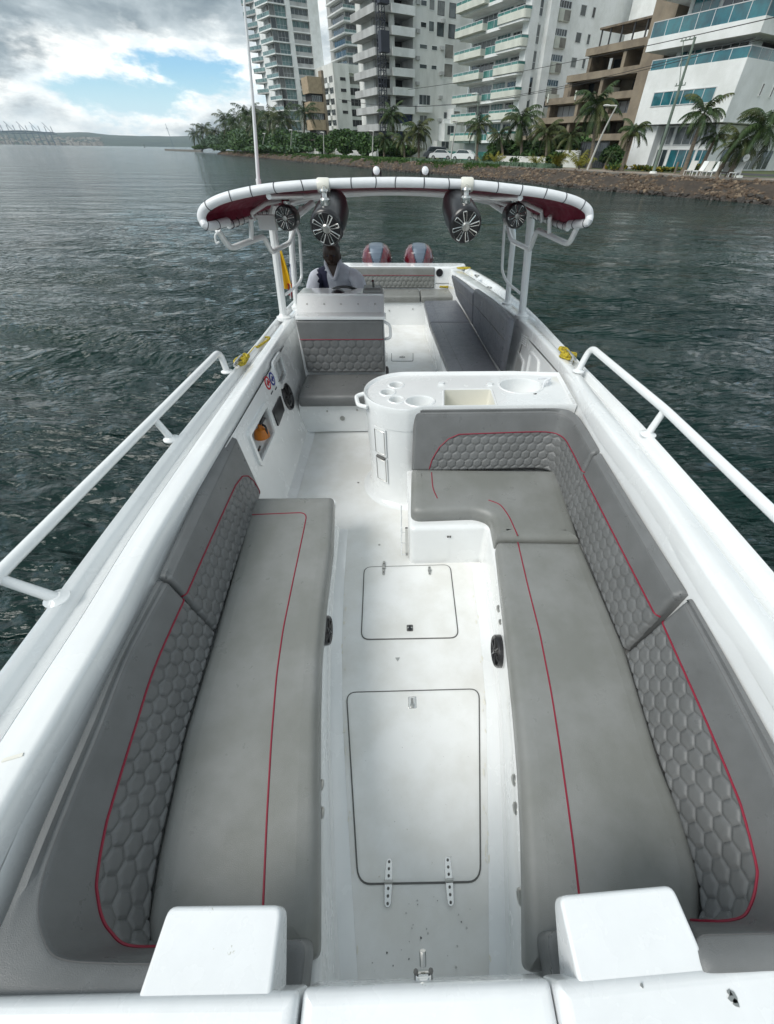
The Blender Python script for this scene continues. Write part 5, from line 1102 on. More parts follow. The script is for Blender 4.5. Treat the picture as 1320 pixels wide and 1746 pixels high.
p = py(577, 503, 4.5); mb = MB(); mb.sphere((p.x, 4.5, p.z-.01), .085, (1, 1, .8), 16); mb.build('compass', M['black'], helm, smooth=True)
p = py(641, 499, 4.5); mb = MB(); slab(mb, rpoly([(p.x-.13, 4.42), (p.x+.07, 4.42), (p.x+.07, 4.6), (p.x-.13, 4.6)], .03), 1.08, 1.17, .03, 4); mb.build('throttle_box', M['vinyl2'], helm, smooth=True)
mb = MB(); mb.tube([(p.x-.02, 4.5, 1.15), (p.x-.02, 4.42, 1.24)], .012, 8); mb.build('throttle_lever', M['chrome'], helm)
mb = MB(); slab(mb, rpoly([(-.95, 5.0), (-.25, 5.0), (-.25, 5.5), (-.95, 5.5)], .05), 0, .52, .03, 3); mb.build('helm_seat_base', M['gel'], boat, smooth=True)

# ---- transom and stern
TX0, TX1 = -1.0, .96
mb = MB(); slab(mb, rpoly([(-1.05, 7.06), (.9, 7.06), (.9, 7.6), (-1.05, 7.6)], .02), -.01, .36, .015, 2); mb.build('stern_bench_base', M['gel'], boat, smooth=True)
mb = MB(); slab(mb, rpoly([(-1.15, 7.50), (.93, 7.50), (1.16, 7.72), (1.16, 7.86), (-1.15, 7.86)], [.02, .1, .05, .08, .08]), -.6, .775, .04, 4); tr = mb.build('transom', M['gel'], boat, smooth=True)
p = py(749.5, 465, 7.49); mb = MB(); mb.lathe([(.058, 0), (.058, .012), (.045, .014), (.04, -.01), (0, -.01)], (p.x, 7.499, p.z), (0, -1, 0), 20); mb.build('round_vent', M['black'], tr, smooth=True)
mb = MB(); mb.box((.62, 7.494, .535), (.93, 7.499, .540)); mb.build('locker_joint', M['gasket'], tr)
mb = MB(); c = pz(685, 551, .01); mb.lathe([(.09, 0), (.09, .012), (.06, .016), (0, .012)], c, seg=20, sy=.6); mb.build('deck_drain', M['steel'], boat, smooth=True)
for (x, y) in ((664, 530), (704, 527)): p = py(x, y, 7.05); mb = MB(); mb.lathe([(.012, 0), (.012, .004), (0, .005)], (p.x, 7.055, p.z), (0, -1, 0), 8); mb.build('screw', M['steel'], boat)
# starboard (right) after bench base
fr = [xy(pz(x, y, 0)) for x, y in ((722, 575), (731, 600), (742, 638))]
base([(1.2, 3.1), (fr[2][0]+.03, 3.1)]+[(f[0]+.02, f[1]) for f in fr[::-1]]+[(.42, 6.9), (1.1, 6.9)], .36)
wall_speaker((.50, 6.15, .26), .10, (-1, 0, 0)); wall_speaker((.52, 5.05, .24), .11, (-1, 0, 0))
# rod holders, cleats and chocks on the gunwale
for (x, y) in ((813, 472), (834, 493)): c = pz(x, y, .80); mb = MB(); mb.lathe([(.04, 0), (.04, .006), (.028, .008), (.02, -.02), (0, -.02)], c+V((0, 0, .015)), seg=16, sy=1.6); mb.build('rod_holder', M['steel'], boat, smooth=True)
def tsec(pts, r, name, par=boat, m='tube', **k): mb = MB(); mb.tube(pts, r, 12, **k); return mb.build(name, M[m], par, smooth=True)
# ---- bow deck in front of the camera's feet
e = [pz(-320, 1708, .85), pz(508, 1689.5, .85), pz(512, 1689, .83), pz(943, 1673, .83), pz(947, 1672.5, .86), pz(1500, 1622, .86)]
def dk(a, b, z, name='bow_deck', y1=-1.5, m='gelw'):
    wa, wb = (a.x*.55 if abs(a.x) > .5 else a.x), (b.x*.55 if abs(b.x) > .5 else b.x)
    mb = MB(); slab(mb, rpoly([(a.x, a.y), (wa, y1), (wb, y1), (b.x, b.y)], .015, 3), z-.14, z, .022, 5); return mb.build(name, M[m], boat, smooth=True)
dk(e[0], e[1], .85); dk(e[4], e[5], .86); mid = dk(e[2]+V((.004, .004, 0)), e[3]+V((-.004, .004, 0)), .83, 'bow_hatch')
mb = MB(); mb.box((-1.2, -.9, -.05), (1.2, -.16, .70)); mb.build('bow_bulkhead', M['gelw'], boat)
mb = MB(); pts = [(-1.1, -.3), (1.12, -.28), (.9, -.7), (.3, -1.6), (0, -2.0), (-.3, -1.6), (-.9, -.7)]; mb.prism(pts, .68, .80); mb.build('foredeck', M['gelw'], boat)
def block(px4, za, zd, lab):
    a, b, c, d = px4; A, B_, C_, D_ = pz(*a, za), pz(*b, za), pz(*c, zd), pz(*d, zd)   # aft-left, aft-right, deck-right, deck-left
    bk = V((0, -.03, 0)); T = [A, B_, C_+bk, D_+bk]
    low = [V((p.x, p.y, .38)) for p in T]; out_ = T
    mb = MB(); rings = []
    c0 = sum(T, V())/4
    for k in range(5):
        t = PI/2*k/4; r = .014; rings.append([p+(c0-p).normalized()*(r*(1-math.cos(t)))*1.4+V((0, 0, -r+r*math.sin(t))) for p in T])
    # subdivide the corners by rounding the outline
    P2 = rpoly([xy(p) for p in T], .02, 4); zf = lambda x, y: za+(zd-za)*((A.y-y)/max(.01, (A.y-D_.y+.03)))
    mb = MB(); rr = [[(p[0], p[1], zf(p[0], p[1])-.045-.115*max(0, min(1, (A.y-p[1])/max(.01, A.y-D_.y)))) for p in P2]]
    for k in range(5): t = PI/2*k/4; rr.append([(p[0], p[1], zf(p[0], p[1])-.009+.009*math.sin(t)) for p in offs(P2, .009*(1-math.cos(t)))])
    mb.loft(rr); mb.build('bow_step', M['gelw'], boat, smooth=True)
block([(287, 1545), (481, 1543), (463, 1695), (234, 1697)], .825, .842, ''); block([(953, 1527), (1148, 1509), (1209, 1645), (986, 1671)], .85, .852, '')
# chrome latch at the foot of the bow hatch
p = pz(722, 1668, .74); mb = MB(); slab(mb, rpoly([(p.x-.022, p.y-.02), (p.x+.022, p.y-.02), (p.x+.022, p.y+.012), (p.x-.022, p.y+.012)], .006, 3), .70, .765, .01, 3); l_ = mb.build('bow_latch', M['chrome'], mid, smooth=True)
mb = MB(); mb.tube([(p.x, p.y+.02, .76), (p.x, p.y+.045, .77)], .008, 8); mb.build('latch_loop', M['chrome'], l_)
for a in (-.018, .018):
    for b in (-.008, .012): mb = MB(); mb.lathe([(.006, 0), (.006, .006), (0, .008)], (p.x+a, p.y+b, .764), seg=8); mb.build('screw', M['gasket'], l_)
# chips in the gelcoat (wear with its own shape)
rc = random.Random(5)
def chip(x, y, z, r, m='stitch', par=boat):
    c = pz(x, y, z); mb = MB(); P_ = [(c.x+r*rc.uniform(.5, 1.2)*math.cos(t), c.y+r*rc.uniform(.5, 1.2)*math.sin(t)) for t in np.linspace(0, 2*PI, 9)[:-1]]; mb.prism(P_, z-.002, z+.0012); mb.build('paint_chip', M[m], par)
for (x, y, r) in ((1250, 1702, .010), (1244, 1692, .006), (1256, 1712, .007), (1095, 1680, .004)): chip(x, y, .862, r, 'steel')
for (x, y, r) in ((1165, 1628, .012), (1176, 1633, .007), (1028, 1555, .004), (1044, 1548, .003), (1043, 1592, .005)): chip(x, y, .832, r, 'steel')
for k in range(26):
    x, y = rc.gauss(722, 55), rc.uniform(1520, 1655); chip(x, y, .0022, rc.uniform(.0015, .0045), 'steel' if k % 3 else 'stitch')
for k in range(16): x, y = rc.uniform(610, 805), rc.uniform(1230, 1480); chip(x, y, .0078, rc.uniform(.001, .0025), 'steel')

# ---- bow rails
def yrail(foot, zf, top):      # foot pixel on the gunwale, top pixel straight above it
    F_ = pz(*foot, zf); T_ = py(*top, F_.y); return F_, T_
def rails(sg):
    if sg < 0:
        f1, t1 = yrail((387, 633), .9, (374, 599)); f2, t2 = yrail((292, 748), .9, (262, 713)); f3, t3 = yrail((97, 1020), .9, (-8, 985)); z = .9
    else:
        f1, t1 = yrail((986, 632), .975, (1008, 592)); f2, t2 = yrail((1105, 740), 1.0, (1134, 698)); f3, t3 = yrail((1395, 1060), 1.0, (1460, 1010)); z = 1.0
    t4 = V((t3.x*.86, -.5, t3.z)); t5 = V((sg*.5, -1.5, t3.z))
    ra = empty('bow_rail', ((f1+f3)/2), 0) if False else boat
    pts = bend([f1, t1, t2, t3, t4, t5], .07, 6)
    o = tsec(pts, .0235, 'bow_rail')
    for f, t in ((f2, t2), (f3, t3)):
        mb = MB(); mb.tube([f, f.lerp(t, .9)], [.021, .019], 12); mb.build('rail_post', M['tube'], o, smooth=True)
    for f, t in ((f1, t1), (f2, t2), (f3, t3)):
        mb = MB(); mb.lathe([(.045, 0), (.045, .006), (.03, .012), (.02, .02)], f+V((0, 0, -.004)), seg=16); mb.build('rail_foot', M['tube'], o, smooth=True)
rails(-1); rails(1)
mb = MB(); c = pz(20, 1290, .902); mb.prism([(c.x-.02, c.y-.014), (c.x+.03, c.y+.0), (c.x+.026, c.y+.009), (c.x-.02, c.y-.004)], .9, .9025); mb.build('tape_scrap', M['cream'], boat)

# ================================================================== cushions (each lifts off its base)
def hexd(a, b, p):      # distance to the nearest edge of a hexagon lattice, flat to flat = p
    best = None; h = p*math.sqrt(3)/2
    r0 = int(math.floor(b/h))
    d1 = 1e9; c1 = None
    L_ = []
    for r in (r0-1, r0, r0+1, r0+2):
        off = .5*p*(r % 2); k = round((a-off)/p)
        for kk in (k-1, k, k+1): L_.append(((a-(kk*p+off))**2+(b-r*h)**2, kk*p+off, r*h))
    L_.sort(); (e1, x1, y1), (e2, x2, y2) = L_[0], L_[1]
    dd = math.hypot(x2-x1, y2-y1); return (e2-e1)/(2*dd)
def backrest(label, group, Bp, Tp, Op, zb, zt, zo, vq=None, step=.0055, pitch=.066, vinyl='vinyl', quilt=True, r=.022, pts3=False, thick_back=True, depth=.0078, pipem='red'):
    B_ = Bp if pts3 else [pz(x, y, zb) for x, y in Bp]; T_ = Tp if pts3 else [pz(x, y, zt) for x, y in Tp]; O_ = Op if pts3 else [pz(x, y, zo) for x, y in Op]
    K = 12; B_, T_, O_ = cr(B_, K), cr(T_, K), cr(O_, K)
    Mi = [(b+t)/2 for b, t in zip(B_, T_)]; cum = [0]
    for i in range(1, len(Mi)): cum.append(cum[-1]+(Mi[i]-Mi[i-1]).length)
    Lt = cum[-1]; n = max(8, int(Lt/step)); us = np.linspace(0, Lt, n+1)
    def samp(P): A = np.array([tuple(p) for p in P]); return [V((float(np.interp(u, cum, A[:, 0])), float(np.interp(u, cum, A[:, 1])), float(np.interp(u, cum, A[:, 2])))) for u in us]
    B_, T_, O_ = samp(B_), samp(T_), samp(O_)
    hl = sum((t-b).length for b, t in zip(B_, T_))/len(B_); nv = max(6, int(hl/step)); ctr_ = sum(B_, V())/len(B_)
    root = empty('backrest_cushion', (ctr_.x, ctr_.y, min(b.z for b in B_)), 0, label, 'backrest cushion', group)
    grid = []; qmask = []
    mo = sum(O_, V())/len(O_)
    def vqa(a): return 0 if vq is None else float(np.interp(a, [p[0] for p in vq], [p[1] for p in vq]))
    for i in range(n+1):
        b, t, o = B_[i], T_[i], O_[i]; al = (B_[min(i+1, n)]+T_[min(i+1, n)]-B_[max(i-1, 0)]-T_[max(i-1, 0)]).normalized()
        fh = (t-b); nn = al.cross(fh).normalized()
        if nn.dot(b+fh*.5-o) < 0: nn = -nn
        ed = min(us[i], Lt-us[i]); er = r*(1-math.sqrt(max(0, 1-(1-min(1, ed/r))**2)))
        a = us[i]/Lt; vm = vqa(a); row = []; H = fh.length
        for j in range(nv+1):
            v = j/nv; hgt = v*H; d = 0
            et = H-hgt; dt = r*.65*(1-math.sqrt(max(0, 1-(1-min(1, et/r))**2))); eb = hgt; db = r*(1-math.sqrt(max(0, 1-(1-min(1, eb/r))**2)))
            if quilt and v < vm:
                hd = hexd(us[i], hgt, pitch); edge = min(1, (vm-v)*H/.012); d = depth*(1-math.exp(-max(0, hd-.0012)/.0042))*edge-depth*.85*edge
            row.append(b+fh*v+nn*(d-dt-db-er))
        # wavy wrinkle on the plain part is left to the material
        top = [t.lerp(o, f)-nn*0+V((0, 0, .006*math.sin(PI*f)-.0*f)) for f in (.42, .68, .9)]; top = [p-nn*0 for p in top]
        sh = er*.7; tail = [o+V((0, 0, -.008)), o+(b-t)*.12, V((o.x, o.y, b.z+.02))*.5+(b-nn*.05)*.5, b-nn*.05]
        qp = [p-V((0, 0, sh)) for p in top]
        full = row+qp+tail; grid.append(full); qmask.append(vm)
    m = len(grid[0]); mb1, mb2 = MB(), MB(); allv = [tuple(p) for g in grid for p in g]; f1, f2 = [], []
    for i in range(n):
        for j in range(m-1):
            q4 = (i*m+j, i*m+j+1, (i+1)*m+j+1, (i+1)*m+j)
            if quilt and j < nv and (j+.5)/nv < (qmask[i]+qmask[i+1])/2: f2.append(q4)
            else: f1.append(q4)
    f1.append(tuple(range(m))); f1.append(tuple((n*m+j) for j in range(m-1, -1, -1)))
    def compact(fs):
        ids = sorted({k for f in fs for k in f}); mp = {k: i for i, k in enumerate(ids)}; return [allv[k] for k in ids], [tuple(mp[k] for k in f) for f in fs]
    vv, ff = compact(f1); mb1.add(vv, ff); mb1.build('cushion_cover', M[vinyl], root, smooth=True, ang=55)
    if f2: vv, ff = compact(f2); mb2.add(vv, ff); mb2.build('quilted_panel', M[vinyl], root, smooth=True, ang=80)
    if quilt and zt:
        mb = MB(); tp = [grid[i][nv-2]+V((0, 0, .0006)) for i in range(0, n+1, 3)]; mb.tube(tp, .0014, 4); mb.build('seam', M['stitch'], root)
    if vq:
        pts = []; lp = [V((p[0], p[1], 0)) for p in vq]
        for k in range(len(lp)-1):
            ns = max(2, int(abs(lp[k+1].x-lp[k].x)*n), int(abs(lp[k+1].y-lp[k].y)*nv/2))
            for q_ in range(ns): pts.append(lp[k].lerp(lp[k+1], q_/ns))
        pts.append(lp[-1]); tp = []
        for p in pts:
            i = min(n, max(0, p.x*n)); j = min(nv, max(0, p.y*nv)); i0, j0 = int(i), int(j); P0 = grid[i0][j0].lerp(grid[min(i0+1, n)][j0], i-i0); P1 = grid[i0][min(j0+1, nv)].lerp(grid[min(i0+1, n)][min(j0+1, nv)], i-i0)
            P = P0.lerp(P1, j-j0); nn = (grid[i0][min(j0+2, nv)]-grid[i0][max(j0-2, 0)]).cross(grid[min(i0+2, n)][j0]-grid[max(i0-2, 0)][j0]).normalized()
            if nn.dot(B_[i0]-O_[i0]) < 0: nn = -nn
            tp.append(P+nn*.0015)
        tp = [tp[0]]+[(tp[k-1]+tp[k]*2+tp[k+1])/4 for k in range(1, len(tp)-1)]+[tp[-1]]
        mb = MB(); mb.tube(tp, .0040, 6); mb.build('piping', M[pipem], root, smooth=True)
    return root
backrest('grey backrest on the left wrapping round the bow corner beside the left white step', 'quilted backrests', 
    [(370, 1078), (345, 1165), (320, 1250), (297, 1355), (274, 1462), (262, 1545), (262, 1582), (266, 1604), (280, 1611), (330, 1613)],
    [(288, 990), (222, 1110), (172, 1235), (120, 1360), (76, 1475), (62, 1545), (72, 1600), (100, 1632), (190, 1640), (320, 1641)],
    [(266, 988), (198, 1122), (142, 1245), (72, 1405), (8, 1560), (-28, 1632), (-58, 1706), (10, 1716), (170, 1716), (320, 1716)], .44, .80, .81,
    vq=[(0, .69), (.3, .67), (.6, .63), (.72, .57), (.79, .48), (.85, .34), (.90, .18), (.94, .0)], step=.0042)
backrest('grey backrest on the left, the further one ending beside the fire extinguisher niche', 'quilted backrests',
    [(447, 840), (424, 905), (400, 980), (371, 1076)], [(404, 744), (368, 820), (332, 895), (290, 985)], [(384, 741), (346, 815), (310, 893), (269, 984)], .44, .80, .81,
    vq=[(.02, .0), (.04, .28), (.08, .45), (.14, .56), (.25, .62), (1, .69)], step=.006)
backrest('grey backrest on the right wrapping round the bow corner beside the right white step', 'quilted backrests',
    [(1064, 1114), (1100, 1235), (1135, 1340), (1165, 1430), (1184, 1500), (1190, 1545), (1187, 1562), (1180, 1568), (1170, 1570)],
    [(1166, 1024), (1228, 1137), (1302, 1281), (1350, 1385), (1386, 1480), (1392, 1545), (1365, 1584), (1270, 1590), (1178, 1592)],
    [(1180, 1018), (1250, 1140), (1334, 1290), (1395, 1400), (1440, 1500), (1450, 1600), (1420, 1655), (1300, 1662), (1200, 1664)], .44, .85, .86,
    vq=[(0, .66), (.35, .66), (.6, .65), (.74, .60), (.84, .48), (.90, .32), (.95, .12), (.965, .0)], step=.0042)
backrest('grey backrest on the right, the middle one between the corner piece and the bow piece', 'quilted backrests',
    [(964, 867), (1012, 987), (1062, 1110)], [(1011, 774), (1080, 892), (1152, 1015)], [(1025, 771), (1098, 890), (1176, 1013)], .44, .85, .86, vq=[(0, .66), (1, .66)], step=.006)
backrest('grey corner backrest bent round behind the corner seat and below the counter', 'quilted backrests',
    [(702, 804), (780, 803), (860, 801), (915, 800), (938, 806), (950, 828), (964, 865)],
    [(706, 704), (790, 703), (880, 702), (945, 702), (972, 712), (988, 733), (1010, 771)],
    [(706, 698), (790, 697), (880, 696), (950, 696), (980, 704), (1000, 728), (1024, 768)], .44, .85, .86,
    vq=[(.085, .0), (.10, .22), (.13, .42), (.17, .56), (.22, .64), (.5, .66), (1, .66)], step=.006)

def seat(label, poly, z0, z1, pipes, vinyl='vinyl2', r=.04, group='seat cushions', rr=.03, pr=.0036, grow=False):
    if grow: poly = [(p[0]+(.02 if p[0] > .8 else (-.02 if p[0] < -.78 else 0)), p[1]+(.02 if p[1] > 2.3 else 0)) for p in poly]
    c = sum((V((p[0], p[1], 0)) for p in poly), V())/len(poly); root = empty('seat_cushion', (c.x, c.y, z0), 0, label, 'seat cushion', group)
    P_ = rpoly(poly, rr, 5); f = []
    # densify so the puffed top is smooth
    D = []
    for i in range(len(P_)):
        a, b = V(P_[i-1][:2]), V(P_[i][:2]); k = max(1, int((b-a).length/.05))
        for q_ in range(k): D.append(a.lerp(b, (q_+1)/k))
    mb = MB(); rings = [[(p[0], p[1], z0) for p in offs(D, .012)], [(p[0], p[1], z0+.012) for p in D]]
    for k in range(7): a = PI/2*k/6; rings.append([(p[0], p[1], z1-r+r*math.sin(a)) for p in offs(D, r*(1-math.cos(a)))])
    rings.append([(p[0], p[1], z1+.002) for p in offs(D, r+.03)])
    mb.loft(rings); mb.build('cushion_cover', M[vinyl], root, smooth=True, ang=60)
    for pp in pipes:
        pts = bend([V((p[0], p[1], z1+.002)) for p in pp], .06, 6); mb = MB(); mb.tube(pts, pr, 6); mb.build('piping', M['red' if pr > .003 else 'stitch'], root, smooth=True)
    return root
Z = lambda L_, z: [xy(pz(x, y, z)) for x, y in L_]
ZS = .46
sl = seat('long grey seat cushion on the left of the bow with red piped panel', Z([(437, 846), (569, 845), (566, 930), (553, 1030), (545, 1120), (542, 1220), (541, 1330), (541, 1480), (540, 1640), (262, 1640), (256, 1580), (275, 1460), (320, 1250), (372, 1078)], ZS), .36, ZS,
    [Z([(430, 878), (524, 874), (519, 900), (500, 990), (483, 1073), (472, 1150), (463, 1260), (455, 1400), (449, 1545)], ZS)], grow=True)
sr = seat('long grey seat cushion on the right of the bow with one red line', Z([(847, 921), (856, 1000), (868, 1100), (879, 1200), (888, 1300), (895, 1420), (898, 1540), (899, 1662), (1190, 1620), (1190, 1500), (1162, 1400), (1122, 1300), (1064, 1110), (986, 923)], ZS), .36, ZS,
    [Z([(883, 925), (900, 999), (920, 1078), (940, 1180), (954, 1270), (968, 1370), (980, 1460), (990, 1550)], ZS)], grow=True)
sc_ = seat('grey corner seat cushion bent like an L in front of the counter', Z([(702, 800), (700, 872), (812, 868), (838, 877), (846, 917), (985, 919), (948, 800)], ZS), .345, ZS,
    [Z([(736, 806), (738, 833), (746, 850)], ZS), Z([(833, 853), (853, 860), (868, 880), (883, 914)], ZS)], r=.045, rr=[.02, .08, .06, .08, .01, .01, .06], grow=True)
# helm console seat
seat('grey seat cushion in front of the helm console', [(-1.02, 3.54), (-.17, 3.54), (-.17, 4.06), (-1.02, 4.06)], .335, .45, [], 'vinyl', r=.04)
backrest('grey quilted backrest fixed on the front of the helm console', 'quilted backrests', [V((-1.0, 4.05, .46)), V((-.6, 4.05, .46)), V((-.18, 4.05, .46))], [V((-1.03, 4.06, .975)), V((-.6, 4.06, .975)), V((-.18, 4.06, .975))], [V((-1.03, 4.11, .98)), V((-.6, 4.11, .98)), V((-.18, 4.11, .98))], 0, 0, 0,
    vq=[(0, .66), (1, .66)], step=.009, pitch=.085, pts3=True, r=.018, vinyl='vinyl', depth=.010)
# stern bench
for k, (a, b, lab) in enumerate(((-1.0, -.33, 'light grey stern seat cushion behind the captain'), (-.32, .345, 'light grey stern seat cushion in the middle below the quilted backrest'), (.355, .9, 'light grey stern seat cushion at the right under a yellow rope coil'))):
    seat(lab, [(a, 7.03), (b, 7.03), (b, 7.49), (a, 7.49)], .355, .455, [], 'vinyl2', r=.03)
backrest('light grey quilted backrest across the stern below the outboard engines', 'quilted backrests', [V((-1.0, 7.47, .47)), V((-.2, 7.47, .47)), V((.60, 7.47, .47))], [V((-1.0, 7.48, .765)), V((-.2, 7.48, .765)), V((.60, 7.48, .765))], [V((-1.0, 7.52, .77)), V((-.2, 7.52, .77)), V((.60, 7.52, .77))], 0, 0, 0, vq=[(0, .64), (1, .64)], step=.011, pitch=.075, pts3=True, r=.014, vinyl='vinyl2', depth=.012)
# right after bench
A = pz(741, 513, .45)
fa, fb, fc = pz(723, 512, .45), pz(733, 549, .45), pz(771, 640, .45); ba, bb, bc = pz(780, 511, .45), pz(803, 549, .45), pz(853, 633, .45)
fc2 = fb.lerp(fc, 1.25); bc2 = bb.lerp(bc, 1.12)
seat('grey seat cushion of the right rear bench with painted canopy shade, the sternward one', [xy(fa), xy(fb), xy(bb), xy(ba)], .35, .45, [[(fa.x+.12, fa.y-.02), (fb.x+.13, fb.y)]], 'vinyl_shade', r=.035, group='rear bench seat cushions', pr=.002)
seat('grey seat cushion of the right rear bench with painted canopy shade, the nearer one', [(fb.x, fb.y-.008), xy(fc2), (bc2.x, bc2.y-.05), (bb.x, bb.y-.008)], .35, .45, [[(fb.x+.13, fb.y-.02), (fc2.x+.14, fc2.y+.03)]], 'vinyl_shade', r=.035, group='rear bench seat cushions', pr=.002)
bm_ = [pz(853, 634, .44), pz(833, 603, .44), pz(806, 556, .44)]; T1 = [py(866, 545, bm_[0].y), py(838, 516, bm_[1].y), py(808, 493, bm_[2].y)]
backrest('grey backrest of the right rear bench with painted canopy shade, the nearer higher one', 'rear bench backrests', bm_, T1, [t+V((.07, 0, .0)) for t in T1], 0, 0, 0, vq=[(0, .62), (1, .62)], step=.012, pitch=.08, pts3=True, vinyl='vinyl_shade', quilt=True, depth=.004, pipem='stitch')
bm2 = [pz(805, 555, .44), pz(792, 531, .44), pz(779, 511, .44)]; T2 = [py(806, 499, bm2[0].y), py(786, 482, bm2[1].y), py(769, 470, bm2[2].y)]
backrest('grey backrest of the right rear bench with painted canopy shade, the lower one at the stern', 'rear bench backrests', bm2, T2, [t+V((.07, 0, .0)) for t in T2], 0, 0, 0, vq=[(0, .62), (1, .62)], step=.014, pitch=.08, pts3=True, vinyl='vinyl_shade', quilt=False, pipem='stitch')
# dark vinyl end pieces by the bow steps
for (x0, x1, y0, y1, lab) in ((484, 520, 1603, 1690, 'small dark grey cushion end tucked beside the left white step'), (922, 952, 1588, 1668, 'small dark grey cushion end tucked beside the right white step')):
    a, b = pz(x0, y0, .54), pz(x1, y1, .54); o = empty('end_cushion', ((a.x+b.x)/2, (a.y+b.y)/2, .46), 0, lab, 'cushion'); mb = MB(); k_ = -.09 if x0 < 700 else 0; k2 = .09 if x0 > 700 else 0; slab(mb, rpoly([(a.x+k_, a.y), (b.x+k2, a.y), (b.x+k2, -.2), (a.x+k_, -.2)], .035), .462, .60, .010, 3); mb.build('cushion_cover', M['vinyl'], o, smooth=True)

# ================================================================== canopy over the helm
can = empty('canopy_top', (0, 4.3, .9), 0, 'arched burgundy canopy with white padded front edge on four white posts', 'canopy')
FB = [(356, 386), (346, 377), (344, 366), (352, 353), (378, 339), (420, 328), (470, 320), (545, 314), (600, 312), (640, 311), (700, 311), (755, 313), (800, 315), (860, 321), (930, 330), (978, 342), (1000, 355), (1005, 367), (1000, 380)]
fbp = cr([V((-1.27, 3.6, 1.80))]+[py(x, y, 3.35) for x, y in FB]+[V((1.29, 3.6, 1.80))], 5)
def xs_front(x): return float(np.interp(x, [p.x for p in fbp[14:-14]], [p.z for p in fbp[14:-14]]))
mb = MB(); mb.tube(fbp, .027, 16); mb.build('padded_front_edge', M['pad'], can, smooth=True)
cumL = [0]
for i in range(1, len(fbp)): cumL.append(cumL[-1]+(fbp[i]-fbp[i-1]).length)
for k in range(21):
    u = (k+.6)/21.2*cumL[-1]; i = max(1, min(len(fbp)-2, int(np.searchsorted(cumL, u)))); d = (fbp[i+1]-fbp[i-1]).normalized(); p = fbp[i]
    d2 = (d+V((0, .25*math.sin(k*2.3), .12*math.cos(k)))).normalized(); a = d2.orthogonal().normalized(); b = d2.cross(a); mb = MB(); mb.tube([p+(a*math.cos(t)+b*math.sin(t))*.0285 for t in np.linspace(0, 2*PI, 17)[:-1]], .003, 5, closed=True); mb.build('lacing_loop', M['lace'], can)
XL, XR = -1.27, 1.29; YF, YB = 3.38, 5.25
_cum = [0]
for i in range(1, len(fbp)): _cum.append(_cum[-1]+(fbp[i]-fbp[i-1]).length)
_fa = np.array([tuple(p) for p in fbp])
def cz(u, w):    # u -1..1 across, w 0..1 front to back; the front follows the padded edge
    q = (u+1)/2*_cum[-1]; F_ = V([float(np.interp(q, _cum, _fa[:, k])) for k in range(3)])+V((0, .01, -.012)); e = abs(u)
    R_ = V((u*1.16, 5.2, 1.90-.09*e**2-.02*e**6)); return F_.lerp(R_, w)
mb = MB(); nu, nw = 48, 10; g = [[cz(-1+2*i/nu, j/nw) for i in range(nu+1)] for j in range(nw+1)]
mb.loft([[p for p in r]+[p+V((0, 0, .012)) for p in r[::-1]] for r in g], closed=True); mb.build('canvas', M['burg'], can, smooth=True)
def tub(pts, r, name, par=can, m='tube'): mb = MB(); mb.tube(pts, r, 10); return mb.build(name, M[m], par, smooth=True)
for u in (-1, 1):
    pts = [cz(u, w/8)+V((0, 0, -.012)) for w in range(9)]; tub(pts, .022, 'side_tube')
    for k in range(15):
        p = cz(u*.985, (k+.5)/15)+V((0, 0, -.008)); mb = MB(); d = V((0, 1, .0)); mb.tube([p+V((math.cos(t)*.03, .02*math.sin(t*.5), math.sin(t)*.03)) for t in np.linspace(0, 2*PI, 12)[:-1]], .003, 4, closed=True); mb.build('lacing_loop', M['lace'], can)
tub([cz(-1+2*i/20, 1)+V((0, 0, -.025)) for i in range(21)], .024, 'rear_tube')
for w in (.35, .68): tub([cz(-1+2*i/20, w)+V((0, 0, -.03)) for i in range(21)], .016, 'cross_tube')
for u in (-.5, .5): tub([cz(u, w/6)+V((0, 0, -.028)) for w in range(7)], .018, 'lengthwise_tube')
def post(foot, zf, mids, r, ztop=None):
    F_ = pz(*foot, zf); pts = [F_]+[py(x, y, F_.y+dy) for x, y, dy in mids]; o = tub(bend(pts, .08, 5), r, 'post')
    mb = MB(); mb.lathe([(r*2, -.02), (r*2, .008), (r*1.3, .02), (r, .04)], F_, seg=16); mb.build('post_foot', M['tube'], o, smooth=True); return F_
fl = post((484, 541), .885, [(463, 369, 0), (468, 345, -.1)], .037); al = post((506, 523), .86, [(497, 415, 0), (500, 372, 0), (535, 345, .1)], .03)
fr_ = post((890, 538), .905, [(906, 369, 0), (896, 345, -.1)], .037); ar = post((865, 517), .88, [(876, 400, 0), (868, 365, 0), (838, 345, .1)], .03)
def trk(pl, r=.017): return tub(bend([py(x, y, Y) for x, y, Y in pl], .05, 5), r, 'support_tube')
yl, ya = fl.y, al.y
trk([(371, 392, 3.5), (392, 424, 3.6), (449, 403, 4.0), (464, 430, 4.2), (494, 414, 4.8), (509, 372, 5.0), (514, 352, 5.0)], .021); trk([(428, 372, 3.8), (429, 410, 3.85)]); trk([(503, 385, 4.7), (511, 400, 4.7), (515, 474, 4.7), (508, 486, 4.6), (486, 503, fl.y)], .014)
trk([(984, 388, 3.5), (970, 417, 3.6), (916, 392, 4.0), (904, 426, 4.2), (872, 410, 4.8), (862, 376, 5.0), (858, 352, 5.0)], .021); trk([(938, 368, 3.8), (936, 401, 3.85)]); trk([(862, 374, 4.7), (860, 388, 4.7), (856, 462, 4.7), (864, 481, 4.6), (887, 500, fr_.y)], .014)
trk([(372, 395, 3.45), (366, 402, 3.45), (369, 416, 3.45), (374, 412, 3.45)], .006)
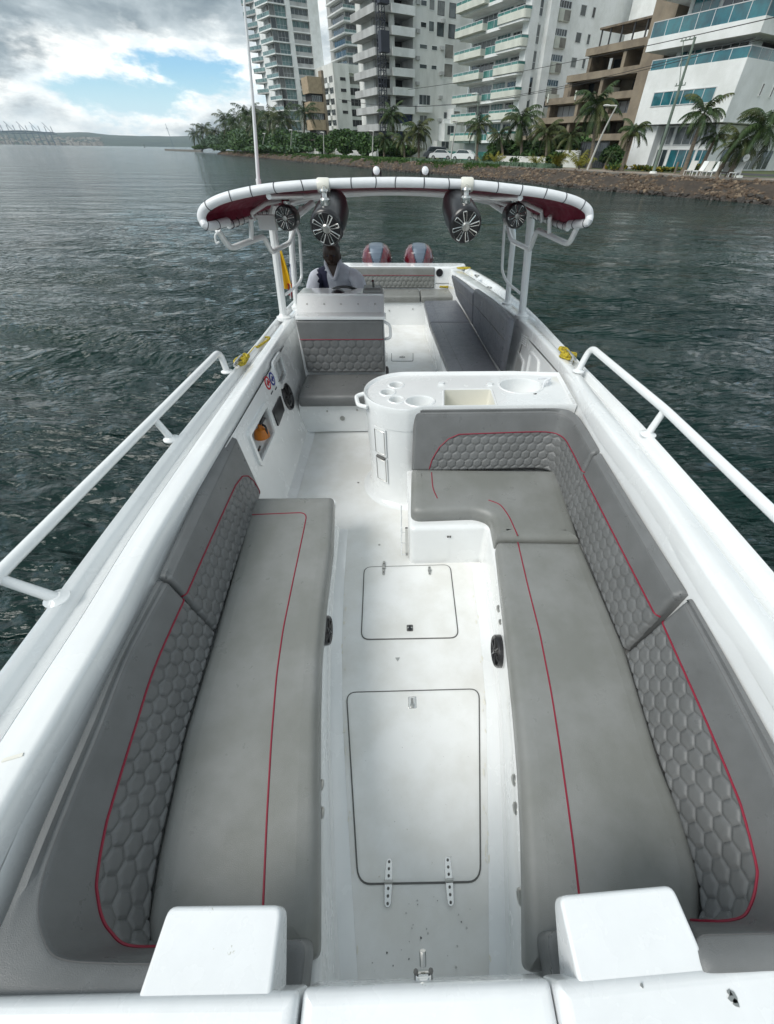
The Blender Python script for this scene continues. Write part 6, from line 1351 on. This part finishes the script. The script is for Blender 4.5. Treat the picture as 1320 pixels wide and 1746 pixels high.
mb = MB(); p = py(455, 380, 4.0); mb.box((p.x-.07, p.y, p.z-.05), (p.x+.07, p.y+.05, p.z+.05)); mb.build('junction_box', M['tube'], can)
# white spotlights on the front edge
for x, lab in ((642, 'white round spotlight on the canopy edge, the one above the left outboard engine'), (725, 'white round spotlight on the canopy edge, the one above the right outboard engine')):
    p = py(x, 291, 3.4); o = empty('spotlight', (p.x, p.y, p.z-.07), 0, lab, 'spotlight'); mb = MB(); mb.lathe([(0, -.012), (.022, -.008), (.024, 0), (.024, .04), (.014, .06), (0, .065)], p, (0, 1, 0), 20); mb.build('housing', M['black'], o, smooth=True)
    mb = MB(); mb.lathe([(0, -.020), (.013, -.018), (.022, -.010), (.022, -.006)], p, (0, 1, 0), 20); mb.build('lens', M['lens'], o, smooth=True)
    mb = MB(); mb.tube([(p.x-.027, p.y+.03, p.z-.05), (p.x-.027, p.y+.03, p.z), ], .006, 6); mb.build('bracket_arm', M['black'], o); mb = MB(); mb.tube([(p.x+.027, p.y+.03, p.z-.05), (p.x+.027, p.y+.03, p.z)], .006, 6); mb.build('bracket_arm', M['black'], o)
    mb = MB(); mb.box((p.x-.042, p.y+.005, p.z-.062), (p.x+.042, p.y+.055, p.z-.045)); mb.build('foot_plate', M['black'], o)
def tower_speaker(x, y, Y, r, ln, lab, clamp, twist=0, back=None):
    c = py(x, y, Y); o = empty('tower_speaker', c+V((0, 0, -r)), 0, lab, 'speaker', 'speakers hanging from the canopy frame'); ax = V((twist, 1, -.04)).normalized() if back is None else (py(*back)-c).normalized()
    mb = MB(); mb.lathe([(r*.93, -.008), (r, .0), (r*1.03, .02), (r*1.03, ln*.35), (r*.95, ln*.65), (r*.72, ln*.88), (r*.35, ln), (0, ln)], c, ax, 32); mb.build('housing', M['black'], o, smooth=True, ang=50)
    mb = MB(); mb.lathe([(r*.93, -.006), (r*.86, -.012), (r*.82, .012), (r*.4, .028), (0, .03)], c, ax, 32); f = mb.build('cone', M['black'], o, smooth=True)
    a = ax.cross(V((0, 0, 1))).normalized(); b = a.cross(ax)
    mb = MB(); mb.lathe([(0, -.022), (r*.2, -.02), (r*.27, -.012), (r*.29, .004), (r*.29, .02)], c, ax, 20); mb.build('tweeter_cap', M['steel'], f, smooth=True)
    for k in range(8):
        t = k*PI/4+.25; d = a*math.cos(t)+b*math.sin(t); e = -a*math.sin(t)+b*math.cos(t); mb = MB()
        mb.tube(bend([c+d*r*.28+e*r*.055-ax*.010, c+d*r*.84+e*r*.11-ax*.014, c+d*r*.84-e*r*.11-ax*.014, c+d*r*.28-e*r*.055-ax*.010], r*.05, 3), r*.034, 5); mb.build('grille_spoke', M['chrome'], f, smooth=True)
    q_ = py(*clamp, 3.35 if Y < 3.5 else Y+.1); top = c+b*(r*1.0)+ax*.07
    if b.z < 0: top = c-b*r+ax*.07
    mb = MB(); mb.tube([top, top.lerp(q_, .5), q_], .019, 10); mb.lathe([(.03, 0), (.034, .01), (.034, .05), (.026, .06)], top+V((0, 0, -.03)), seg=14); mb.lathe([(.026, 0), (.03, .012), (.026, .024)], top.lerp(q_, .55), seg=14); mb.build('clamp_arm', M['cream' if Y > 9 else 'chrome'], o, smooth=True)
    if Y < 3.5:
        mb = MB(); k = q_; mb.lathe([(.036, -.04), (.04, -.03), (.04, .03), (.036, .04), (.030, .04), (.030, -.04)], V((k.x, 3.35, k.z+.0)), (1, 0, 0), 24); mb.build('clamp_ring', M['cream'], o, smooth=True)
    return o
tower_speaker(557, 389, 3.13, .106, .40, 'large black speaker with chrome spokes hanging above the captain', (552, 316), back=(576, 340, 3.5))
tower_speaker(794, 385, 3.13, .106, .40, 'large black speaker with chrome spokes hanging right of the engines', (796, 315), back=(771, 337, 3.5))
tower_speaker(487, 372, 3.85, .084, .20, 'small black speaker fixed beside the left canopy posts', (486, 345), .1)
tower_speaker(881, 368, 3.85, .084, .20, 'small black speaker fixed beside the right canopy posts', (880, 345), -.1)
an = empty('antenna', py(441, 312, 3.6), 0, 'long thin white whip antenna rising from the left of the canopy', 'antenna')
pts = [py(441, 316, 3.6), py(436, 240, 3.6), py(431, 170, 3.6), py(424, 85, 3.6), py(416, 0, 3.6), py(408, -120, 3.6)]
mb = MB(); P_ = cr(pts, 4); mb.tube(P_, [.013-.009*i/len(P_) for i in range(len(P_))], 8); mb.build('whip', M['tube'], an, smooth=True)
mb = MB(); mb.tube([pts[0]+V((0, 0, -.03)), pts[0].lerp(pts[1], .15)], .017, 10); mb.build('ferrule', M['tube'], an, smooth=True)

# ================================================================== outboard engines
def engine(x, lab):
    c = py(x, 440, 8.22); cx_ = c.x; o = empty('outboard_engine', (cx_, 8.22, ZW-.5), 0, lab, 'outboard motor', 'twin outboard engines'); zt = 1.005; seg = 120; rings = []
    prof = [(.22, .20, .27), (.30, .235, .31), (.45, .262, .33), (.60, .272, .34), (.72, .272, .335), (.82, .262, .32), (.90, .235, .29), (.955, .19, .24), (.985, .13, .17), (1.0, .06, .08), (1.005, .004, .004)]
    for z, wx, wy in prof: rings.append([(cx_+wx*math.copysign(abs(math.cos(t))**.8, math.cos(t)), 8.22+wy*math.copysign(abs(math.sin(t))**.8, math.sin(t))+.0, z) for t in [2*PI*k/seg for k in range(seg)]])
    # refine between rings
    R2 = []
    for i in range(len(rings)-1):
        for k in range(12): R2.append([tuple(V(a).lerp(V(b), k/12)) for a, b in zip(rings[i], rings[i+1])])
    R2.append(rings[-1]); mb = MB(); mb.loft(R2)
    for i, f in enumerate(mb.f):
        cc = sum((V(mb.v[k]) for k in f), V())/len(f); dx = abs(cc.x-cx_); 
        vw = min(.105, .022+(cc.z-.70)*.34)
        zb0 = .70+.05*(dx/.27)**2
        if cc.z < zb0-.012: mb.m[i] = 2
        elif cc.z < zb0+.010: mb.m[i] = 1
        elif dx < vw and cc.z > .73: mb.m[i] = 1
        elif dx < vw+.022: mb.m[i] = 2
        else: mb.m[i] = 0
    mb.build('cowl', [M['cowl'], M['cowlg'], M['cowlb']], o, smooth=True, ang=60)
    mb = MB(); mb.loft([[(cx_+sx*w, 8.22+sy*d, z) for sx, sy in ((-1, -1), (1, -1), (1, 1), (-1, 1))] for z, w, d in ((.24, .15, .2), (-.1, .10, .17), (-.6, .05, .14), (-.95, .04, .12))]); mb.build('midsection', M['cowlb'], o, smooth=True)
    mb = MB(); mb.box((cx_-.13, 7.86, -.1), (cx_+.13, 8.08, .40)); mb.build('transom_bracket', M['black'], o)
    mb = MB(); mb.lathe([(.0, -.2), (.05, -.15), (.06, 0), (.04, .25), (0, .3)], (cx_, 8.25, -.85), (0, 1, 0), 12); mb.build('gearcase', M['cowlb'], o, smooth=True)
    for sg in (-1, 1): mb = MB(); p = [V((cx_+sg*.06, 7.96, .93)), V((cx_+sg*.09, 7.95, .85))]; mb.tube([(cx_+sg*.262, 8.12, .80), (cx_+sg*.272, 8.3, .74)], .008, 6); mb.build('chrome_strip', M['chrome'], o)
engine(643, 'crimson and grey outboard engine behind the stern, the one nearer the captain'); engine(714, 'crimson and grey outboard engine behind the stern, the one further from the captain')

# ================================================================== captain
def skinned(name, nodes, edges, root, mat_, par, sub=2, remesh=None):
    me = bpy.data.meshes.new(name); me.from_pydata([n[0] for n in nodes], edges, []); o = bpy.data.objects.new(name, me); COL.objects.link(o)
    md = o.modifiers.new('s', 'SKIN'); md.use_smooth_shade = True; md.branch_smoothing = .6
    for v, n in zip(me.skin_vertices[0].data, nodes): v.radius = n[1] if isinstance(n[1], tuple) else (n[1], n[1])
    me.skin_vertices[0].data[root].use_root = True
    s2 = o.modifiers.new('u', 'SUBSURF'); s2.levels = sub; s2.render_levels = sub
    dg = bpy.context.evaluated_depsgraph_get(); ev = o.evaluated_get(dg); m2 = bpy.data.meshes.new_from_object(ev); o.modifiers.clear(); o.data = m2; bpy.data.meshes.remove(me)
    m2.name = name; m2.materials.clear()
    for m in (mat_ if isinstance(mat_, list) else [mat_]): m2.materials.append(m)
    m2.polygons.foreach_set('use_smooth', [True]*len(m2.polygons)); o.parent = par; m2.transform(INV[par.name]); INV[o.name] = INV[par.name]; return o
def captain():
    YP = 5.12; hc = py(566, 436, YP); X, Zh = hc.x, hc.z; cp = empty('person', (X, YP+.1, .52), 0, 'man in a grey and navy polo shirt sitting at the helm behind the console', 'person')
    sh = py(570, 461, YP).z      # shoulder line
    nodes = [(V((X+.02, YP+.18, sh-.56)), (.13, .11)), (V((X+.02, YP+.15, sh-.32)), (.12, .09)), (V((X+.015, YP+.11, sh-.12)), (.12, .08)), (V((X+.01, YP+.07, sh-.02)), (.075, .06)), (V((X, YP+.02, sh+.09)), .070), (V((X, YP-.005, Zh-.07)), (.082, .090)), (V((X, YP+.0, Zh+.0)), (.104, .115)), (V((X, YP+.01, Zh+.07)), (.104, .118)), (V((X, YP+.015, Zh+.125)), (.065, .075)),
        (V((X-.19, YP+.075, sh-.09)), .052), (V((X-.275, YP-.02, sh-.25)), .054), (V((X-.25, YP-.25, sh-.32)), .042), (V((X-.19, YP-.36, sh-.27)), .032), (V((X+.20, YP+.08, sh-.09)), .052), (V((X+.28, YP-.01, sh-.25)), .054), (V((X+.21, YP-.24, sh-.32)), .042), (V((X+.14, YP-.34, sh-.26)), .032)]
    E_ = [(0, 1), (1, 2), (2, 3), (3, 4), (4, 5), (5, 6), (6, 7), (7, 8), (2, 9), (9, 10), (10, 11), (11, 12), (2, 13), (13, 14), (14, 15), (15, 16)]
    for w, sg in ((12, 1), (16, -1)):
        p = nodes[w][0]; b = len(nodes); nodes.append((p+V((.0, -.055, .02)), (.036, .022))); E_.append((w, b))
        for k in range(4):
            q_ = nodes[b][0]+V(((k-1.5)*.020, -.03, .010)); i = len(nodes); nodes += [(q_, .0095), (q_+V((0, -.025, -.018+.003*k)), .009), (q_+V((0, -.012, -.042+.004*abs(k-1))), .008)]; E_ += [(b, i), (i, i+1), (i+1, i+2)]
        i = len(nodes); nodes += [(p+V((.038*sg, -.035, .01)), .0115), (p+V((.05*sg, -.065, .002)), .010)]; E_ += [(b, i), (i, i+1)]
    i = len(nodes); nodes += [(V((X-.10, YP+.10, sh-.58)), .095), (V((X-.13, YP-.28, sh-.57)), .075), (V((X-.13, YP-.32, sh-.98)), .052), (V((X-.13, YP-.48, sh-1.04)), .042), (V((X+.12, YP+.10, sh-.58)), .095), (V((X+.14, YP-.28, sh-.57)), .075), (V((X+.14, YP-.32, sh-.98)), .052), (V((X+.14, YP-.48, sh-1.04)), .042)]
    E_ += [(0, i), (i, i+1), (i+1, i+2), (i+2, i+3), (0, i+4), (i+4, i+5), (i+5, i+6), (i+6, i+7)]
    skinned('body', nodes, E_, 0, M['skin'], cp)
    mb = MB(); mb.loft([[(X-.012, YP-.095, Zh+.025), (X+.012, YP-.095, Zh+.025), (X+.008, YP-.08, Zh+.03), (X-.008, YP-.08, Zh+.03)], [(X-.021, YP-.118, Zh-.025), (X+.021, YP-.118, Zh-.025), (X+.014, YP-.10, Zh-.012), (X-.014, YP-.10, Zh-.012)], [(X-.018, YP-.085, Zh-.038), (X+.018, YP-.085, Zh-.038), (X+.010, YP-.075, Zh-.03), (X-.010, YP-.075, Zh-.03)]]); mb.build('nose', M['skin'], cp, smooth=True, ang=80)
    for sg in (-1, 1):
        mb = MB(); mb.sphere((X+sg*.034, YP-.092, Zh+.014), .010, (1.3, .6, .6), 10); mb.build('eye', M['navy'], cp, smooth=True); mb = MB(); mb.sphere((X+sg*.092, YP+.01, Zh-.005), .028, (.35, .7, 1.2), 10); mb.build('ear', M['skin'], cp, smooth=True)
    mb = MB(); mb.sphere((X, YP-.082, Zh-.062), .026, (1.1, .4, .35), 10); mb.build('mouth', M['skin'], cp, smooth=True)
    mb = MB(); mb.sphere((X, YP+.022, Zh+.068), .103, (.92, 1.0, .80), 18); mb.build('hair', M['rubber'], cp, smooth=True)
    def ell(c, a, b, n=28, tilt=0): return [V((c[0]+a*math.cos(t), c[1]+b*math.sin(t), c[2]+tilt*math.cos(t))) for t in [2*PI*k/n for k in range(n)]]
    tor = [(-.56, .175, .135, .17), (-.42, .178, .132, .155), (-.28, .185, .132, .14), (-.16, .198, .132, .115), (-.08, .21, .126, .09), (-.03, .205, .112, .075), (.01, .175, .098, .065), (.04, .125, .085, .055), (.065, .085, .075, .045), (.095, .075, .07, .035)]
    mb = MB(); R_ = []
    for q_ in range(len(tor)-1):
        for k in range(4):
            a = [tor[q_][m]+(tor[q_+1][m]-tor[q_][m])*k/4 for m in range(4)]; R_.append(ell((X+.012, YP+a[3], sh+a[0]), a[1], a[2]))
    mb.loft(R_, caps=(False, False))
    for sg in (-1, 1):
        A_, B_, C_ = V((X+.012+sg*.14, YP+.08, sh-.055)), V((X+.012+sg*.225, YP+.055, sh-.09)), V((X+.012+sg*.285, YP-.0, sh-.255))
        pts = cr([A_, B_, B_.lerp(C_, .5)+V((sg*.008, 0, 0)), C_], 5); mb.tube(pts, [.072+.014*min(1, i_/6) for i_ in range(len(pts))], 20, caps=False)
    s_ = mb.build('polo_shirt', [M['shirt'], M['navy']], cp, smooth=True, ang=75)
    iv = INV[cp.name].inverted()
    for f in s_.data.polygons:
        c = iv @ f.center
        if -.185 < c.x-X < -.085+.12*(sh-c.z) and c.z > sh-.34: f.material_index = 1
    for v in s_.data.vertices: c = iv @ v.co; v.co += v.normal*(.006*noise.noise(c*9)+.004*noise.noise(c*23))
    zc = lambda zz: YP+.085-.118*(1 if zz < -.1 else .8)
    mb = MB(); pts = [(X-.075, YP-.015, sh+.085), (X-.062, YP-.062, sh+.04), (X-.0, YP-.085, sh-.07), (X+.062, YP-.062, sh+.04), (X+.075, YP-.015, sh+.085), (X+.06, YP+.12, sh+.11), (X-.06, YP+.12, sh+.11)]; mb.tube(cr(pts, 5, True), .019, 8, closed=True); mb.build('collar', M['shirt'], cp, smooth=True)
    mb = MB(); mb.loft([[(X-.055, YP-.068, sh+.06), (X+.055, YP-.068, sh+.06), (X, YP-.088, sh-.065)], [(X-.055, YP+.0, sh+.06), (X+.055, YP+.0, sh+.06), (X, YP+.0, sh-.065)]]); mb.build('open_neck', M['skin'], cp)
    tn = [(V((X, YP+.14, sh-.60)), (.21, .17)), (V((X-.10, YP+.06, sh-.59)), .12), (V((X-.13, YP-.28, sh-.57)), .098), (V((X-.13, YP-.32, sh-.92)), .075), (V((X+.12, YP+.06, sh-.59)), .12), (V((X+.14, YP-.28, sh-.57)), .098), (V((X+.14, YP-.32, sh-.92)), .075)]
    skinned('trousers', tn, [(0, 1), (1, 2), (2, 3), (0, 4), (4, 5), (5, 6)], 0, M['trouser'], cp)
captain()

# ================================================================== ropes, flag, extinguisher
def rope(lab, coils=None, path=None, r=.008, loc=None, name='rope'):
    if path: loc = path[0]
    o = empty(name, loc, 0, lab, 'rope', 'yellow mooring ropes'); R_ = random.Random(int(loc[0]*1000)+int(loc[1]*77))
    if coils:
        for (c, rx, ry, n) in coils:
            pts = []
            for k in range(n*12): t = 2*PI*k/12; f = 1+.18*R_.uniform(-1, 1); pts.append(V((c[0]+rx*f*math.cos(t)+.01*R_.uniform(-1, 1), c[1]+ry*f*math.sin(t), c[2]+.009+.007*(k//12)+.008*R_.random())))
            mb = MB(); mb.tube(cr(pts, 2), r, 6); mb.build('coil', M['rope'], o, smooth=True)
    if path: mb = MB(); mb.tube(cr(path, 4), r, 6); mb.build('strand', M['rope'], o, smooth=True)
    return o
c = pz(756, 490, .46); rope('yellow rope coil lying on the right stern seat cushion', [(c, .11, .07, 4)], loc=c)
c = pz(790, 459, .76); rope('yellow rope end on the far right corner of the stern', [(c, .10, .04, 2)], loc=c)
c = pz(612, 493, .47); rope('small yellow rope end on the stern seat beside the captain', [(c, .07, .05, 2)], loc=c)
def zg(G, y): return gx(G, y, 3)
a, b, c2 = pz(925, 574, .90), pz(945, 594, .92), pz(968, 611, .945)
rope('yellow rope wound on the right gunwale just behind the right bow rail', [(c2, .06, .05, 4), (c2+V((-.02, .05, .02)), .03, .07, 3)], [a, a.lerp(b, .6)+V((.01, 0, 0)), b, c2, c2+V((.05, -.06, .0))], r=.009)
a, b, c2 = pz(452, 575, .875), pz(435, 592, .885), pz(412, 620, .895)
rope('yellow rope along the left gunwale just behind the left bow rail', [(c2, .035, .07, 4), (c2+V((.02, .05, .02)), .03, .05, 2)], [a, a+V((.05, -.03, 0)), b+V((.02, .0, .0)), b, c2], r=.010)
for (p, g, sg) in ((pz(409, 622, .9), GL, -1), (pz(972, 614, .95), GR, 1)):
    mb = MB(); z = p.z; mb.tube(bend([(p.x, p.y-.11, z+.035), (p.x, p.y-.05, z+.045), (p.x, p.y+.05, z+.045), (p.x, p.y+.11, z+.035)], .03), .011, 8); mb.tube([(p.x, p.y-.035, z-.01), (p.x, p.y-.035, z+.04)], .012, 8); mb.build('mooring_cleat', M['chrome'], boat, smooth=True)
fl_ = py(493, 497, 7.75); flg = empty('flag', (fl_.x, fl_.y, fl_.z-.1), 0, 'yellow blue and red flag hanging limp from a staff at the left stern', 'flag')
top = py(495, 428, 7.75); mb = MB(); mb.tube([fl_+V((0, 0, -.12)), top], .012, 8); mb.build('staff', M['tube'], flg, smooth=True)
def drape(z0, z1, off, m, nm, w0, w1):
    rings = []
    for i in range(15):
        f = i/14; z = z0+(z1-z0)*f; w = w0+(w1-w0)*f; rings.append([V((fl_.x+off+w*(u-.1)+.018*math.sin(u*9+f*3), 7.75+.03*math.sin(u*14+f*2), z-.07*u*f)) for u in np.linspace(0, 1, 16)])
    mb = MB(); mb.loft([r+[p+V((0, .004, 0)) for p in r[::-1]] for r in rings]); mb.build(nm, M[m], flg, smooth=True)
zt, zb_ = top.z-.02, fl_.z
drape(zt+.05, zb_+.06, -.06, 'yellow', 'yellow_band', .05, .21); drape(zt-.16, zb_+.02, .10, 'blue', 'blue_band', .02, .06); drape(zb_+.12, zb_-.04, .0, 'redf', 'red_band', .09, .05)
def lwd(x, y, dd):
    d = sight(x, y); k = (-1-dd-CAM.x-.172*CAM.z)/(d.x+.172*d.z); return CAM+d*k
c = lwd(449, 752, .08); fe = empty('fire_extinguisher', c+V((0, 0, -.12)), 0, 'orange fire extinguisher with black hose stowed in the left side niche', 'fire extinguisher')
mb = MB(); mb.lathe([(0, -.13), (.05, -.125), (.062, -.10), (.062, .04), (.05, .075), (.025, .09), (.02, .12)], c+V((0, -.0, .02)), (0, .35, .93), 20); mb.build('cylinder', M['orange'], fe, smooth=True)
mb = MB(); t_ = c+V((0, .045, .13)); mb.tube(bend([t_, t_+V((.02, .05, .05)), t_+V((.03, .10, .10))], .03), .012, 8); mb.tube([t_+V((0, -.02, 0)), t_+V((.02, .06, .02))], .013, 8); mb.tube(bend([t_, t_+V((.05, -.03, .0)), t_+V((.05, -.07, -.14))], .04), .009, 8); mb.build('valve_and_hose', M['black'], fe, smooth=True)
c = lwd(444, 777, .06); fe2 = empty('orange_float', c+V((0, 0, -.05)), 0, 'round orange float lying below the fire extinguisher in the niche', 'float'); mb = MB(); mb.sphere(c, .055, seg=16); mb.build('float_body', M['orange'], fe2, smooth=True); mb = MB(); mb.tube([c+V((.0, -.02, .05)), c+V((.01, .03, .07))], .008, 6); mb.build('cord', M['black'], fe2)

# ================================================================== air
hz = MB(); hz.box((-5600, -400, -1.6), (2500, 5600, 130)); ho = hz.build('haze', mat('haze', (1, 1, 1)), None); tag(ho, kind='stuff')
hm = ho.data.materials[0]; t = hm.node_tree; t.nodes.clear(); o_ = t.nodes.new('ShaderNodeOutputMaterial'); v_ = t.nodes.new('ShaderNodeVolumePrincipled')
v_.inputs['Color'].default_value = (.82, .92, 1, 1); v_.inputs['Density'].default_value = .00010; v_.inputs['Anisotropy'].default_value = .2; t.links.new(v_.outputs[0], o_.inputs['Volume'])
